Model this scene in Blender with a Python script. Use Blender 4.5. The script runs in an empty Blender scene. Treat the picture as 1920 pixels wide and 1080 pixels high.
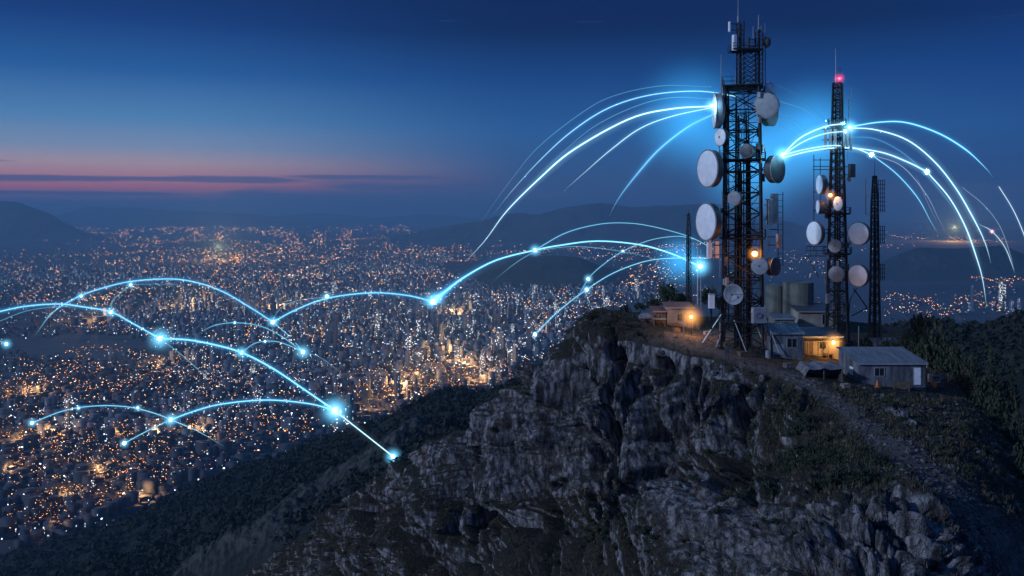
import bpy, math, random
import numpy as np
from mathutils import Vector, Matrix
random.seed(7); rng = np.random.default_rng(7)
R = math.radians
SC = bpy.context.scene
COL = SC.collection
# ------------------------------------------------------------------ camera
CZ = 400.0; F = 1700.0; HY = 396.0          # camera height, focal length and horizon (1920 px frame)
cd = bpy.data.cameras.new('camera'); cam = bpy.data.objects.new('camera', cd); COL.objects.link(cam)
cam.location = (0, 0, CZ); cam.rotation_euler = (R(90), 0, 0)
cd.sensor_width = 36; cd.lens = F/1920*36; cd.shift_y = -(540-HY)/1920
cd.clip_start = 1; cd.clip_end = 90000
SC.camera = cam
# ------------------------------------------------------------------ world (dusk sky)
W = bpy.data.worlds.new('World'); SC.world = W; W.use_nodes = True
def s2l(c): return tuple(((x/255)/12.92 if x/255 <= .04045 else ((x/255+.055)/1.055)**2.4) for x in c)
nt = W.node_tree; N = nt.nodes; L = nt.links; N.clear()
def nd(t, **k):
    n = N.new(t)
    for a, b in k.items(): setattr(n, a, b)
    return n
def mth(op, a, b=None, c=None, clamp=False):
    n = N.new('ShaderNodeMath'); n.operation = op; n.use_clamp = clamp
    for i, v in enumerate((a, b, c)):
        if v is None: continue
        if isinstance(v, (int, float)): n.inputs[i].default_value = v
        else: L.new(v, n.inputs[i])
    return n.outputs[0]
def ramp(fac, stops):
    n = N.new('ShaderNodeValToRGB'); e = n.color_ramp.elements
    while len(e) < len(stops): e.new(.5)
    for i, (p, c) in enumerate(stops): e[i].position = p; e[i].color = (*c[:3], 1)
    if fac is not None: L.new(fac, n.inputs[0])
    return n.outputs[0]
def mix(f, a, b, bt='MIX'):
    n = N.new('ShaderNodeMix'); n.data_type = 'RGBA'; n.blend_type = bt
    for i, v in ((0, f), (6, a), (7, b)):
        if isinstance(v, (int, float)): n.inputs[i].default_value = v
        elif isinstance(v, tuple): n.inputs[i].default_value = (*v[:3], 1)
        else: L.new(v, n.inputs[i])
    return n.outputs[2]
tc = nd('ShaderNodeTexCoord'); sp = nd('ShaderNodeSeparateXYZ'); L.new(tc.outputs['Generated'], sp.inputs[0])
X, Y, Z = sp.outputs
hyp = mth('SQRT', mth('ADD', mth('MULTIPLY', X, X), mth('MULTIPLY', Y, Y)))
t = mth('DIVIDE', Z, mth('MAXIMUM', hyp, .001))                 # tangent of the elevation
tt = mth('MULTIPLY', t, 2.5, clamp=True)                        # 0 .. 0.4 -> 0 .. 1 (frame top = .58)
az = mth('DIVIDE', X, mth('MAXIMUM', hyp, .001))                # -1 left .. 1 right
def st(py): return max(0, (HY-py)/F*2.5)
left = ramp(tt, [(0, s2l((84, 86, 130))), (st(374), s2l((128, 98, 134))), (st(354), s2l((204, 112, 120))), (st(336), s2l((196, 132, 140))),
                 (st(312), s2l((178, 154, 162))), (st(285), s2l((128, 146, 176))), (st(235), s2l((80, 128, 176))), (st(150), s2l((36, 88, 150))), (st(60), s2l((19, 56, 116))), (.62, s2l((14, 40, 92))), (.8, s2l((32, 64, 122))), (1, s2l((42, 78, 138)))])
right = ramp(tt, [(0, s2l((54, 76, 116))), (st(330), s2l((48, 82, 130))), (st(250), s2l((38, 88, 146))), (st(150), s2l((20, 64, 124))), (st(60), s2l((9, 36, 82))), (.62, s2l((10, 32, 80))), (.8, s2l((32, 64, 122))), (1, s2l((42, 78, 138)))])  # both ramps: stops above the frame made brighter to lift ambient light
n_ = nd('ShaderNodeMapRange'); n_.interpolation_type = 'SMOOTHSTEP'; L.new(az, n_.inputs[0]); n_.inputs[1].default_value = -.38; n_.inputs[2].default_value = .04
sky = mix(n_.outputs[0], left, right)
# darker towards the far right
n2 = nd('ShaderNodeMapRange'); n2.interpolation_type = 'SMOOTHSTEP'; L.new(az, n2.inputs[0]); n2.inputs[1].default_value = .3; n2.inputs[2].default_value = .62; n2.inputs[4].default_value = .45
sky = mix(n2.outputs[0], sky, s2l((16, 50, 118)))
# cloud bars low over the sunset
cb = nd('ShaderNodeCombineXYZ'); L.new(mth('MULTIPLY', az, 5.0), cb.inputs[0]); L.new(mth('MULTIPLY', t, 75), cb.inputs[1])
nz = nd('ShaderNodeTexNoise'); nz.inputs['Scale'].default_value = 1; nz.inputs['Detail'].default_value = 6; nz.inputs['Roughness'].default_value = .55; L.new(cb.outputs[0], nz.inputs['Vector'])
def band(py, w, lo, hi):                                         # soft bar of cloud round one elevation, broken by noise
    a = mth('ABSOLUTE', mth('SUBTRACT', t, (HY-py)/F))
    a = mth('SUBTRACT', 1, mth('DIVIDE', a, w/F), clamp=True)
    b = mth('MULTIPLY', mth('SUBTRACT', az, lo), 14, clamp=True); c = mth('MULTIPLY', mth('SUBTRACT', hi, az), 14, clamp=True)
    a = mth('MULTIPLY', mth('MULTIPLY', a, b), c)
    return mth('MULTIPLY', mth('SUBTRACT', mth('ADD', mth('MULTIPLY', a, .8), mth('MULTIPLY', nz.outputs[0], 1.5)), 1.02), 3.5, clamp=True)
cl = mth('MAXIMUM', band(340, 11, -.8, -.2), mth('MAXIMUM', band(366, 24, -.35, .1), band(333, 8, -.27, -.03)))
cl = mth('MAXIMUM', cl, mth('MAXIMUM', band(313, 5, -.8, -.44), mth('MAXIMUM', band(352, 22, -.24, .02), band(366, 6, -.8, -.3))))
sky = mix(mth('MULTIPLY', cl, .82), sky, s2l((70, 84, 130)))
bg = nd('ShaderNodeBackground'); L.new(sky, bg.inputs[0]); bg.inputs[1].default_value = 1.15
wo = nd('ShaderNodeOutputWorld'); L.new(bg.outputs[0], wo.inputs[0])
W.cycles.sampling_method = 'MANUAL'; W.cycles.sample_map_resolution = 512
# last light of the west: weak, broad, low
sd = bpy.data.lights.new('sun', 'SUN'); sd.energy = 2.1; sd.angle = R(3); sd.color = (.58, .72, 1.0)
so = bpy.data.objects.new('sun', sd); COL.objects.link(so); so.rotation_euler = Vector((.86, .42, -.36)).to_track_quat('-Z', 'Y').to_euler()
SC.view_settings.view_transform = 'Standard'; SC.view_settings.look = 'None'; SC.view_settings.exposure = 0; SC.view_settings.gamma = 1
cy = SC.cycles
cy.max_bounces = 4; cy.diffuse_bounces = 2; cy.glossy_bounces = 2; cy.volume_bounces = 0; cy.transparent_max_bounces = 96; cy.transmission_bounces = 2
cy.use_denoising = True; cy.sample_clamp_indirect = 4; cy.sample_clamp_direct = 0

# ------------------------------------------------------------------ helpers
def P(px, py, d): return Vector(((px-960)/F*d, d, CZ-(py-HY)/F*d))
def tag(o, label=None, cat=None, group=None, kind=None):
    if label: o['label'] = label
    if cat: o['category'] = cat
    if group: o['group'] = group
    if kind: o['kind'] = kind
    return o
def empty(name, loc, rz=0):
    o = bpy.data.objects.new(name, None); COL.objects.link(o); o.location = loc; o.rotation_euler = (0, 0, rz); o.empty_display_size = .2
    return o
class MB:
    def __init__(s): s.v = []; s.f = []; s.m = []
    def add(s, v, f, m=0):
        n = len(s.v); s.v += [tuple(p) for p in v]; s.f += [tuple(i+n for i in q) for q in f]; s.m += [m]*len(f); return s
    def box(s, c, d, rz=0, m=0):
        x, y, z = (a/2 for a in d); co, si = math.cos(rz), math.sin(rz)
        v = [(c[0]+a*co-b*si, c[1]+a*si+b*co, c[2]+e) for a, b, e in ((-x,-y,-z),(x,-y,-z),(x,y,-z),(-x,y,-z),(-x,-y,z),(x,-y,z),(x,y,z),(-x,y,z))]
        return s.add(v, [(0,3,2,1),(4,5,6,7),(0,1,5,4),(1,2,6,5),(2,3,7,6),(3,0,4,7)], m)
    def tube(s, a, b, r, n=6, r2=None, m=0):
        a = Vector(a); b = Vector(b); r2 = r if r2 is None else r2; d = b-a
        if d.length < 1e-6: return s
        q = d.to_track_quat('Z', 'Y'); u = q @ Vector((1,0,0)); w = q @ Vector((0,1,0)); v = []
        for p, rr in ((a, r), (b, r2)):
            v += [p+(u*math.cos(2*math.pi*i/n)+w*math.sin(2*math.pi*i/n))*rr for i in range(n)]
        f = [(i, (i+1)%n, n+(i+1)%n, n+i) for i in range(n)]+[tuple(range(n-1,-1,-1)), tuple(range(n,2*n))]
        return s.add(v, f, m)
    def path(s, pts, rad, n=6, m=0, cap=True):
        pts = [Vector(p) for p in pts]; k = len(pts); v = []; f = []
        for i, p in enumerate(pts):
            d = (pts[min(i+1,k-1)]-pts[max(i-1,0)]).normalized(); h = Vector((0,0,1)) if abs(d.z) < .95 else Vector((1,0,0))
            u = d.cross(h).normalized(); w = d.cross(u); rr = rad[i] if hasattr(rad, '__len__') else rad
            v += [p+(u*math.cos(2*math.pi*j/n)+w*math.sin(2*math.pi*j/n))*rr for j in range(n)]
        for i in range(k-1): f += [(i*n+j, i*n+(j+1)%n, (i+1)*n+(j+1)%n, (i+1)*n+j) for j in range(n)]
        if cap: f += [tuple(range(n-1,-1,-1)), tuple(range((k-1)*n, k*n))]
        return s.add(v, f, m)
    def lathe(s, prof, axis_o, axis_d, n=24, m=0):
        q = Vector(axis_d).to_track_quat('Z', 'Y'); o = Vector(axis_o); v = []; f = []; k = len(prof)
        for r, z in prof: v += [o+q @ Vector((max(r,.001)*math.cos(2*math.pi*j/n), max(r,.001)*math.sin(2*math.pi*j/n), z)) for j in range(n)]
        for i in range(k-1): f += [(i*n+j, i*n+(j+1)%n, (i+1)*n+(j+1)%n, (i+1)*n+j) for j in range(n)]
        return s.add(v, f, m)
    def sphere(s, c, r, n=12, m=0, sq=1):
        prof = [(r*math.sin(math.pi*i/(n//2)), -r*sq*math.cos(math.pi*i/(n//2))) for i in range(n//2+1)]
        return s.lathe(prof, c, (0,0,1), n, m)
    def build(s, name, mats, parent=None, smooth=False, world=False):
        me = bpy.data.meshes.new(name); me.from_pydata(s.v, [], s.f)
        mats = mats if isinstance(mats, (list, tuple)) else [mats]
        for m in mats: me.materials.append(m)
        if len(mats) > 1: me.polygons.foreach_set('material_index', s.m)
        if smooth: me.polygons.foreach_set('use_smooth', [True]*len(s.f))
        me.update(); o = bpy.data.objects.new(name, me); COL.objects.link(o)
        if parent is not None:
            o.parent = parent
            if world: bpy.context.view_layer.update(); o.matrix_parent_inverse = parent.matrix_world.inverted()
        return o
def npmesh(name, V, Fq, mats, smooth=True, attrs=None, mi=None):
    """mesh from numpy arrays"""
    me = bpy.data.meshes.new(name); V = np.asarray(V, np.float32); Fq = np.asarray(Fq, np.int32)
    nv, nf, k = len(V), len(Fq), Fq.shape[1]
    me.vertices.add(nv); me.vertices.foreach_set('co', V.ravel()); me.loops.add(nf*k); me.loops.foreach_set('vertex_index', Fq.ravel())
    me.polygons.add(nf); me.polygons.foreach_set('loop_start', np.arange(0, nf*k, k, dtype=np.int32))
    if smooth: me.polygons.foreach_set('use_smooth', np.ones(nf, bool))
    for m in (mats if isinstance(mats, (list, tuple)) else [mats]): me.materials.append(m)
    if mi is not None: me.polygons.foreach_set('material_index', np.asarray(mi, np.int32))
    if attrs:
        for a, val in attrs.items():
            at = me.attributes.new(a, 'FLOAT', 'POINT'); at.data.foreach_set('value', np.ascontiguousarray(val, np.float32).ravel())
    me.update(); me.validate(); o = bpy.data.objects.new(name, me); COL.objects.link(o); return o
# ---- numpy noise
def _h(ix, iy, iz, s=0):
    n = (ix.astype(np.int64)*374761393 + iy.astype(np.int64)*668265263 + iz.astype(np.int64)*2147483647 + s*1274126177) & 0xffffffff
    n = ((n ^ (n >> 13))*1274126177) & 0xffffffff; n = ((n ^ (n >> 16))*2246822519) & 0xffffffff
    return ((n ^ (n >> 15)) & 0xffffff)/float(0xffffff)
def vnoise(p, s=0):
    i = np.floor(p).astype(np.int64); f = p-i; f = f*f*f*(f*(f*6-15)+10); o = 0
    for a in (0,1):
        for b in (0,1):
            for c in (0,1):
                w = (f[:,0] if a else 1-f[:,0])*(f[:,1] if b else 1-f[:,1])*(f[:,2] if c else 1-f[:,2])
                o = o+w*_h(i[:,0]+a, i[:,1]+b, i[:,2]+c, s)
    return o*2-1
def fbm(p, o=5, s=0, g=.5, ridge=False):
    a = 1; t_ = 0; n = 0
    for k in range(o):
        v = vnoise(p*2.03**k+17.3*k, s+k)
        if ridge: v = 1-2*np.abs(v)
        t_ = t_+a*v; n += a; a *= g
    return t_/n
def worley(p, s=0):
    i = np.floor(p).astype(np.int64); f1 = np.full(len(p), 9.); f2 = f1.copy(); idv = np.zeros(len(p))
    for a in (-1,0,1):
        for b in (-1,0,1):
            for c in (-1,0,1):
                x, y, z = i[:,0]+a, i[:,1]+b, i[:,2]+c; r = _h(x, y, z, s)
                d = np.sqrt((x+r-p[:,0])**2+(y+_h(x,y,z,s+1)-p[:,1])**2+(z+_h(x,y,z,s+2)-p[:,2])**2)
                m = d < f1; f2 = np.where(m, f1, np.minimum(f2, d)); idv = np.where(m, r, idv); f1 = np.where(m, d, f1)
    return f1, f2, idv
def segdist(px, py, pts):
    """distance to a polyline"""
    d = np.full(np.shape(px), 1e9)
    for (x0, y0), (x1, y1) in zip(pts[:-1], pts[1:]):
        vx, vy = x1-x0, y1-y0; u = np.clip(((px-x0)*vx+(py-y0)*vy)/(vx*vx+vy*vy), 0, 1)
        d = np.minimum(d, np.hypot(px-x0-u*vx, py-y0-u*vy))
    return d
def crom(pts, n):
    """Catmull-Rom through points of any dimension -> n samples"""
    p = np.array(pts, float); p = np.vstack([2*p[0]-p[1], p, 2*p[-1]-p[-2]]); m = len(p)-3; out = []
    for u in np.linspace(0, m-1e-6, n):
        i = int(u); f = u-i; a, b, c, d = p[i:i+4]
        out.append(.5*((2*b)+(c-a)*f+(2*a-5*b+4*c-d)*f*f+(3*b-a-3*c+d)*f**3))
    return np.array(out)
# ------------------------------------------------------------------ materials
def newmat(name):
    global N, L, nt
    m = bpy.data.materials.new(name); m.use_nodes = True; nt = m.node_tree; N = nt.nodes; L = nt.links; N.clear()
    return m
def out(sh, vol=None):
    o = N.new('ShaderNodeOutputMaterial')
    if sh is not None: L.new(sh, o.inputs[0])
    if vol is not None: L.new(vol, o.inputs[1])
def princ(col, rough=.8, metal=0, bump=None, bd=.02, spec=.3):
    b = N.new('ShaderNodeBsdfPrincipled')
    if isinstance(col, tuple): b.inputs['Base Color'].default_value = (*col[:3], 1)
    else: L.new(col, b.inputs['Base Color'])
    b.inputs['Roughness'].default_value = rough; b.inputs['Metallic'].default_value = metal; b.inputs['Specular IOR Level'].default_value = spec
    if bump is not None:
        n = N.new('ShaderNodeBump'); n.inputs['Distance'].default_value = bd; n.inputs['Strength'].default_value = 1; L.new(bump, n.inputs['Height']); L.new(n.outputs[0], b.inputs['Normal'])
    return b
def noise(scale, detail=4, rough=.55, coord='Object', sc=None):
    n = N.new('ShaderNodeTexNoise'); n.inputs['Scale'].default_value = scale; n.inputs['Detail'].default_value = detail; n.inputs['Roughness'].default_value = rough
    c = N.new('ShaderNodeTexCoord'); v = c.outputs[coord]
    if sc:
        mp = N.new('ShaderNodeMapping'); mp.inputs['Scale'].default_value = sc; L.new(v, mp.inputs[0]); v = mp.outputs[0]
    L.new(v, n.inputs['Vector']); return n.outputs[0]
def simple(name, c1, c2, rough=.7, metal=0, scale=1.5, bd=.01, spec=.3, sc=None):
    m = newmat(name); n = noise(scale, 5, .6, sc=sc); c = ramp(n, [(.35, c1), (.65, c2)])
    out(princ(c, rough, metal, n, bd, spec).outputs[0]); return m
def attr(name):
    a = N.new('ShaderNodeAttribute'); a.attribute_name = name; return a.outputs['Fac']
M = {}
M['steel'] = simple('dark_steel', (.012,.013,.016), (.032,.032,.036), .6, .4, 2.0)
M['rust'] = simple('rusty_steel', (.10,.055,.035), (.05,.045,.045), .75, .3, 2.5)
M['galv'] = simple('galvanised_steel', (.30,.31,.33), (.42,.43,.45), .5, .5, 3)
M['white'] = simple('dish_radome', (.70,.70,.72), (.84,.84,.85), .5, 0, 1.2, .002)
M['grey'] = simple('grey_paint', (.20,.22,.25), (.28,.30,.33), .55, 0, 1.5, .002)
M['dark'] = simple('dark_shroud', (.05,.055,.065), (.09,.10,.11), .5, .2, 1.5, .002)
M['cream'] = simple('cream_plaster', (.20,.17,.145), (.34,.29,.25), .85, 0, .9, .01, sc=(1,1,.35))
M['wall'] = simple('weathered_white_wall', (.035,.04,.05), (.17,.18,.21), .85, 0, 1.1, .01, sc=(1,1,.3))
M['green'] = simple('faded_green_metal', (.09,.10,.09), (.17,.175,.155), .7, .1, .7, .01, sc=(1,1,.25))
M['wood'] = simple('old_wood', (.09,.06,.04), (.17,.12,.08), .8, 0, 3, .01)
M['redroof'] = simple('red_roof', (.16,.055,.045), (.24,.09,.07), .8, 0, 2, .01)
M['dark_hole'] = simple('dark_glass', (.008,.009,.012), (.014,.016,.02), .25, 0, 2, .001)
M['cloth'] = simple('tarp', (.09,.09,.10), (.20,.20,.22), .8, 0, 1.5, .02)
M['orange'] = simple('orange_plastic', (.5,.15,.04), (.6,.2,.06), .6)
M['jacket'] = simple('dark_jacket', (.03,.035,.05), (.045,.05,.07), .9, 0, 6); M['skin'] = simple('skin', (.36,.22,.16), (.40,.25,.19), .6, 0, 6, .001)
M['hair'] = simple('hair', (.015,.012,.01), (.03,.025,.02), .7, 0, 9)
def corrugated(name, c1, c2):
    m = newmat(name); tcn = N.new('ShaderNodeTexCoord'); w = N.new('ShaderNodeTexWave'); w.inputs['Scale'].default_value = 1.1; w.bands_direction = 'X'; L.new(tcn.outputs['Object'], w.inputs['Vector'])
    n = noise(.9, 5, .6, sc=(2.5, .5, 1)); c = ramp(n, [(.3, c1), (.7, c2)]); c = mix(mth('MULTIPLY', w.outputs['Fac'], .35), c, (c1[0]*.35, c1[1]*.35, c1[2]*.35))
    out(princ(c, .45, .35, w.outputs['Fac'], .06, .4).outputs[0]); return m
M['corr'] = corrugated('corrugated_roof', (.10,.11,.13), (.26,.28,.32))
def emis(name, col, s, sample='NONE'):
    m = newmat(name); e = N.new('ShaderNodeEmission'); e.inputs[0].default_value = (*col, 1); e.inputs[1].default_value = s; out(e.outputs[0]); m.cycles.emission_sampling = sample; return m
def volem(name, col, s):
    m = newmat(name); e = N.new('ShaderNodeEmission'); e.inputs[0].default_value = (*col, 1); e.inputs[1].default_value = s; out(None, e.outputs[0]); m.cycles.emission_sampling = 'NONE'
    m.cycles.homogeneous_volume = True; return m
def leafmat(name, a, b):
    m = newmat(name); n = noise(1.1, 3); c = ramp(n, [(.3, a), (.7, b)]); out(princ(c, .85).outputs[0]); return m
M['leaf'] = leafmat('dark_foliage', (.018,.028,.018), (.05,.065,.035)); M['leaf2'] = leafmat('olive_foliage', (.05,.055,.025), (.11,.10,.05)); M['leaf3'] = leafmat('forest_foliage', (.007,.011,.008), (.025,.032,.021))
M['dry'] = leafmat('dry_grass', (.05,.038,.022), (.13,.10,.055)); M['bark'] = simple('bark', (.04,.03,.025), (.08,.06,.05), .9)
# rock and soil of the mountain
m = newmat('limestone'); M['rock'] = m
n1 = noise(.35, 8, .62); n2_ = noise(2.2, 8, .65); n3 = noise(1.0, 6, .6, sc=(1.6, 1.6, .35)); vv = N.new('ShaderNodeTexVoronoi'); vv.feature = 'DISTANCE_TO_EDGE'; vv.inputs['Scale'].default_value = 1.3
tcv = N.new('ShaderNodeTexCoord'); mp = N.new('ShaderNodeMapping'); mp.inputs['Scale'].default_value = (1, 1, .45)
nv = N.new('ShaderNodeTexNoise'); nv.inputs['Scale'].default_value = 1.3; nv.inputs['Detail'].default_value = 5; L.new(tcv.outputs['Object'], nv.inputs['Vector'])
va = N.new('ShaderNodeVectorMath'); va.operation = 'MULTIPLY_ADD'; L.new(nv.outputs['Color'], va.inputs[0]); va.inputs[1].default_value = (1.4, 1.4, 1.4); L.new(tcv.outputs['Object'], va.inputs[2])
L.new(va.outputs[0], mp.inputs[0]); L.new(mp.outputs[0], vv.inputs['Vector'])
rockc = ramp(n3, [(.36, (.024,.023,.026)), (.47, (.105,.10,.105)), (.62, (.37,.355,.36))])
rockc = mix(ramp(n1, [(.52, (0,0,0)), (.70, (.6,.6,.6))]), rockc, (.12,.075,.05))             # iron stains
crk = ramp(vv.outputs['Distance'], [(0, (0,0,0)), (.07, (1,1,1))])
rockc = mix(1.0, rockc, mix(.25, (1,1,1), crk), 'MULTIPLY')
geo = N.new('ShaderNodeNewGeometry'); sg = N.new('ShaderNodeSeparateXYZ'); L.new(geo.outputs['Normal'], sg.inputs[0])
soil = ramp(n2_, [(.3, (.016,.016,.011)), (.52, (.042,.034,.022)), (.74, (.10,.075,.046))])
up = mth('ADD', mth('ADD', sg.outputs[2], mth('MULTIPLY', mth('SUBTRACT', attr('veg'), .6), .55)), mth('MULTIPLY', mth('SUBTRACT', n1, .5), 1.3))
vegf = ramp(mth('ADD', up, mth('MULTIPLY', mth('SUBTRACT', n2_, .5), .8)), [(.56, (0,0,0)), (.76, (1,1,1))])
vegf = mth('MULTIPLY', vegf, mth('MULTIPLY', attr('veg'), 2.5, clamp=True))
c = mix(vegf, rockc, soil)
pth = ramp(n2_, [(.3, (.085,.074,.066)), (.7, (.23,.20,.175))])
c = mix(mth('MULTIPLY', attr('path'), mth('ADD', mth('MULTIPLY', n2_, 1.2), .2), clamp=True), c, pth)
hgt = mth('ADD', mth('MULTIPLY', n2_, .5), mth('MULTIPLY', crk, .12)); hgt = mth('ADD', hgt, mth('MULTIPLY', noise(7, 6, .65), .18))
out(princ(c, .9, 0, hgt, 1.2, .3).outputs[0])
# forested slope
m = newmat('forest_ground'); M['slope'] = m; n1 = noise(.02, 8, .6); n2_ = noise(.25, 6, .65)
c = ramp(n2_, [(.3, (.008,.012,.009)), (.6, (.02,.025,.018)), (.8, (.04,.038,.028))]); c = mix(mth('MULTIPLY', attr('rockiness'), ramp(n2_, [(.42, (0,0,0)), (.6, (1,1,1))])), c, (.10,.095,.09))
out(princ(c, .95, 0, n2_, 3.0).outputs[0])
m = newmat('far_hill'); M['hill'] = m; n2_ = noise(.004, 6, .6); c = ramp(n2_, [(.35, (.02,.03,.025)), (.65, (.05,.055,.04))]); out(princ(c, .95, 0, n2_, 30).outputs[0])
m = newmat('city_ground'); M['ground'] = m; n1 = noise(.0012, 6, .6); n2_ = noise(.02, 5, .6)
c = ramp(n1, [(.40, (.018,.026,.02)), (.55, (.07,.07,.075))]); c = mix(.5, c, ramp(n2_, [(.3, (.02,.022,.022)), (.7, (.10,.10,.10))])); out(princ(c, .9).outputs[0])
def facade(name, base, thr, es):
    """city building wall with a grid of windows, some of them lit"""
    m = newmat(name); tcn = N.new('ShaderNodeTexCoord'); oi = N.new('ShaderNodeObjectInfo'); g = N.new('ShaderNodeNewGeometry')
    vt = N.new('ShaderNodeVectorTransform'); vt.vector_type = 'NORMAL'; vt.convert_from = 'WORLD'; vt.convert_to = 'OBJECT'; L.new(g.outputs['Normal'], vt.inputs[0])
    va = N.new('ShaderNodeVectorMath'); va.operation = 'MULTIPLY_ADD'; L.new(vt.outputs[0], va.inputs[0]); va.inputs[1].default_value = (-.4, -.4, 0); L.new(tcn.outputs['Object'], va.inputs[2])
    sc_ = N.new('ShaderNodeVectorMath'); sc_.operation = 'MULTIPLY'; L.new(va.outputs[0], sc_.inputs[0]); sc_.inputs[1].default_value = (1/3.4, 1/3.4, 1/3.2)
    fl = N.new('ShaderNodeVectorMath'); fl.operation = 'FLOOR'; L.new(sc_.outputs[0], fl.inputs[0]); fr = N.new('ShaderNodeVectorMath'); fr.operation = 'FRACTION'; L.new(sc_.outputs[0], fr.inputs[0])
    wn = N.new('ShaderNodeTexWhiteNoise'); wn.noise_dimensions = '4D'; L.new(fl.outputs[0], wn.inputs['Vector']); L.new(mth('MULTIPLY', oi.outputs['Random'], 91.7), wn.inputs['W'])
    sn = N.new('ShaderNodeSeparateXYZ'); L.new(vt.outputs[0], sn.inputs[0]); sf = N.new('ShaderNodeSeparateXYZ'); L.new(fr.outputs[0], sf.inputs[0])
    isx = mth('GREATER_THAN', mth('ABSOLUTE', sn.outputs[0]), .5)
    h = mth('ADD', mth('MULTIPLY', isx, sf.outputs[1]), mth('MULTIPLY', mth('SUBTRACT', 1, isx), sf.outputs[0]))
    win = mth('MULTIPLY', mth('LESS_THAN', mth('ABSOLUTE', mth('SUBTRACT', h, .5)), .3), mth('LESS_THAN', mth('ABSOLUTE', mth('SUBTRACT', sf.outputs[2], .5)), .27))
    win = mth('MULTIPLY', win, mth('LESS_THAN', mth('ABSOLUTE', sn.outputs[2]), .5))
    th = mth('SUBTRACT', 1, mth('MULTIPLY', mth('POWER', oi.outputs['Random'], 2.0), thr*2)) if thr > 0 else (.96 if thr == 0 else .91)
    lit = mth('MULTIPLY', win, mth('GREATER_THAN', wn.outputs['Value'], th))
    sc2 = N.new('ShaderNodeSeparateColor'); L.new(wn.outputs['Color'], sc2.inputs[0])
    ec = ramp(sc2.outputs[0], [(0, (1,.36,.10)), (.5, (1,.60,.28)), (.74, (1,.84,.62)), (.88, (.75,.88,1)), (1, (.6,.8,1))])
    bc = ramp(oi.outputs['Random'], [(0, base), (.35, (base[0]*.6, base[1]*.65, base[2]*.75)), (.65, (base[0]*1.25, base[1]*1.1, base[2]*1.05)), (1, (base[0]*.8, base[1]*.75, base[2]*.7))])
    bc = mix(win, bc, (.03,.035,.045))
    b = princ(bc, .7); L.new(ec, b.inputs['Emission Color']); L.new(mth('MULTIPLY', lit, mth('ADD', mth('MULTIPLY', sc2.outputs[1], es), es*.25)), b.inputs['Emission Strength'])
    out(b.outputs[0]); m.cycles.emission_sampling = 'NONE'; return m
M['facade'] = facade('tower_facade', (.14,.17,.21), .18, 3.6); M['midfac'] = facade('mid_rise_wall', (.11,.135,.175), -1, 3.6); M['lowfac'] = facade('low_house_wall', (.05,.056,.07), 0, 4.2)

# ------------------------------------------------------------------ the mountain (one closed-backed sheet of limestone and soil)
def smooth1(a, k, axis):
    ker = np.exp(-np.linspace(-2, 2, 2*k+1)**2); ker /= ker.sum()
    return np.apply_along_axis(lambda r: np.convolve(np.pad(r, k, mode='edge'), ker, 'valid'), axis, a)
class Sheet:
    """a terrain sheet laid through surveyed section points (frame column, frame row, distance) -> world"""
    def __init__(s, table, rows, x0, x1, step, kx=14, kv=5):
        cx = sorted(table); s.px = np.arange(x0, x1+step, step); K = len(table[cx[0]])
        ctrl = np.array([[np.interp(s.px, cx, [table[c][k][q] for c in cx]) for k in range(K)] for q in (0, 1)])   # 2,K,nx
        v = np.concatenate([np.linspace(k, k+1, n, endpoint=False) for k, n in enumerate(rows)]+[[K-1]])
        py = np.array([np.interp(v, range(K), ctrl[0][:, i]) for i in range(len(s.px))]).T
        lz = np.array([np.interp(v, range(K), ctrl[1][:, i]) for i in range(len(s.px))]).T
        s.PY = smooth1(smooth1(py, kx, 1), kv, 0); s.D = smooth1(smooth1(lz, kx, 1), kv, 0); s.PX = np.broadcast_to(s.px, s.PY.shape)
        s.v = v; X = (s.PX-960)/F*s.D; Zz = CZ-(s.PY-HY)/F*s.D; s.W = np.stack([X, s.D, Zz], -1)
    def normals(s, W=None):
        W = s.W if W is None else W; a = np.gradient(W, axis=1); b = np.gradient(W, axis=0); n = np.cross(b, a); n /= np.linalg.norm(n, axis=-1, keepdims=True)+1e-9
        n[n[..., 1] > .6] *= 1
        return n
    def hit(s, px, py):
        i = int(np.clip(round((px-s.px[0])/(s.px[1]-s.px[0])), 0, len(s.px)-1)); c = s.PY[:, i]; k = int(np.argmin(c))
        return float(np.interp(py, c[k:], s.D[k:, i]))
    def faces(s):
        h, w = s.PY.shape; a = np.arange(h*w).reshape(h, w); return np.stack([a[:-1,:-1], a[1:,:-1], a[1:,1:], a[:-1,1:]], -1).reshape(-1, 4)
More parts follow.
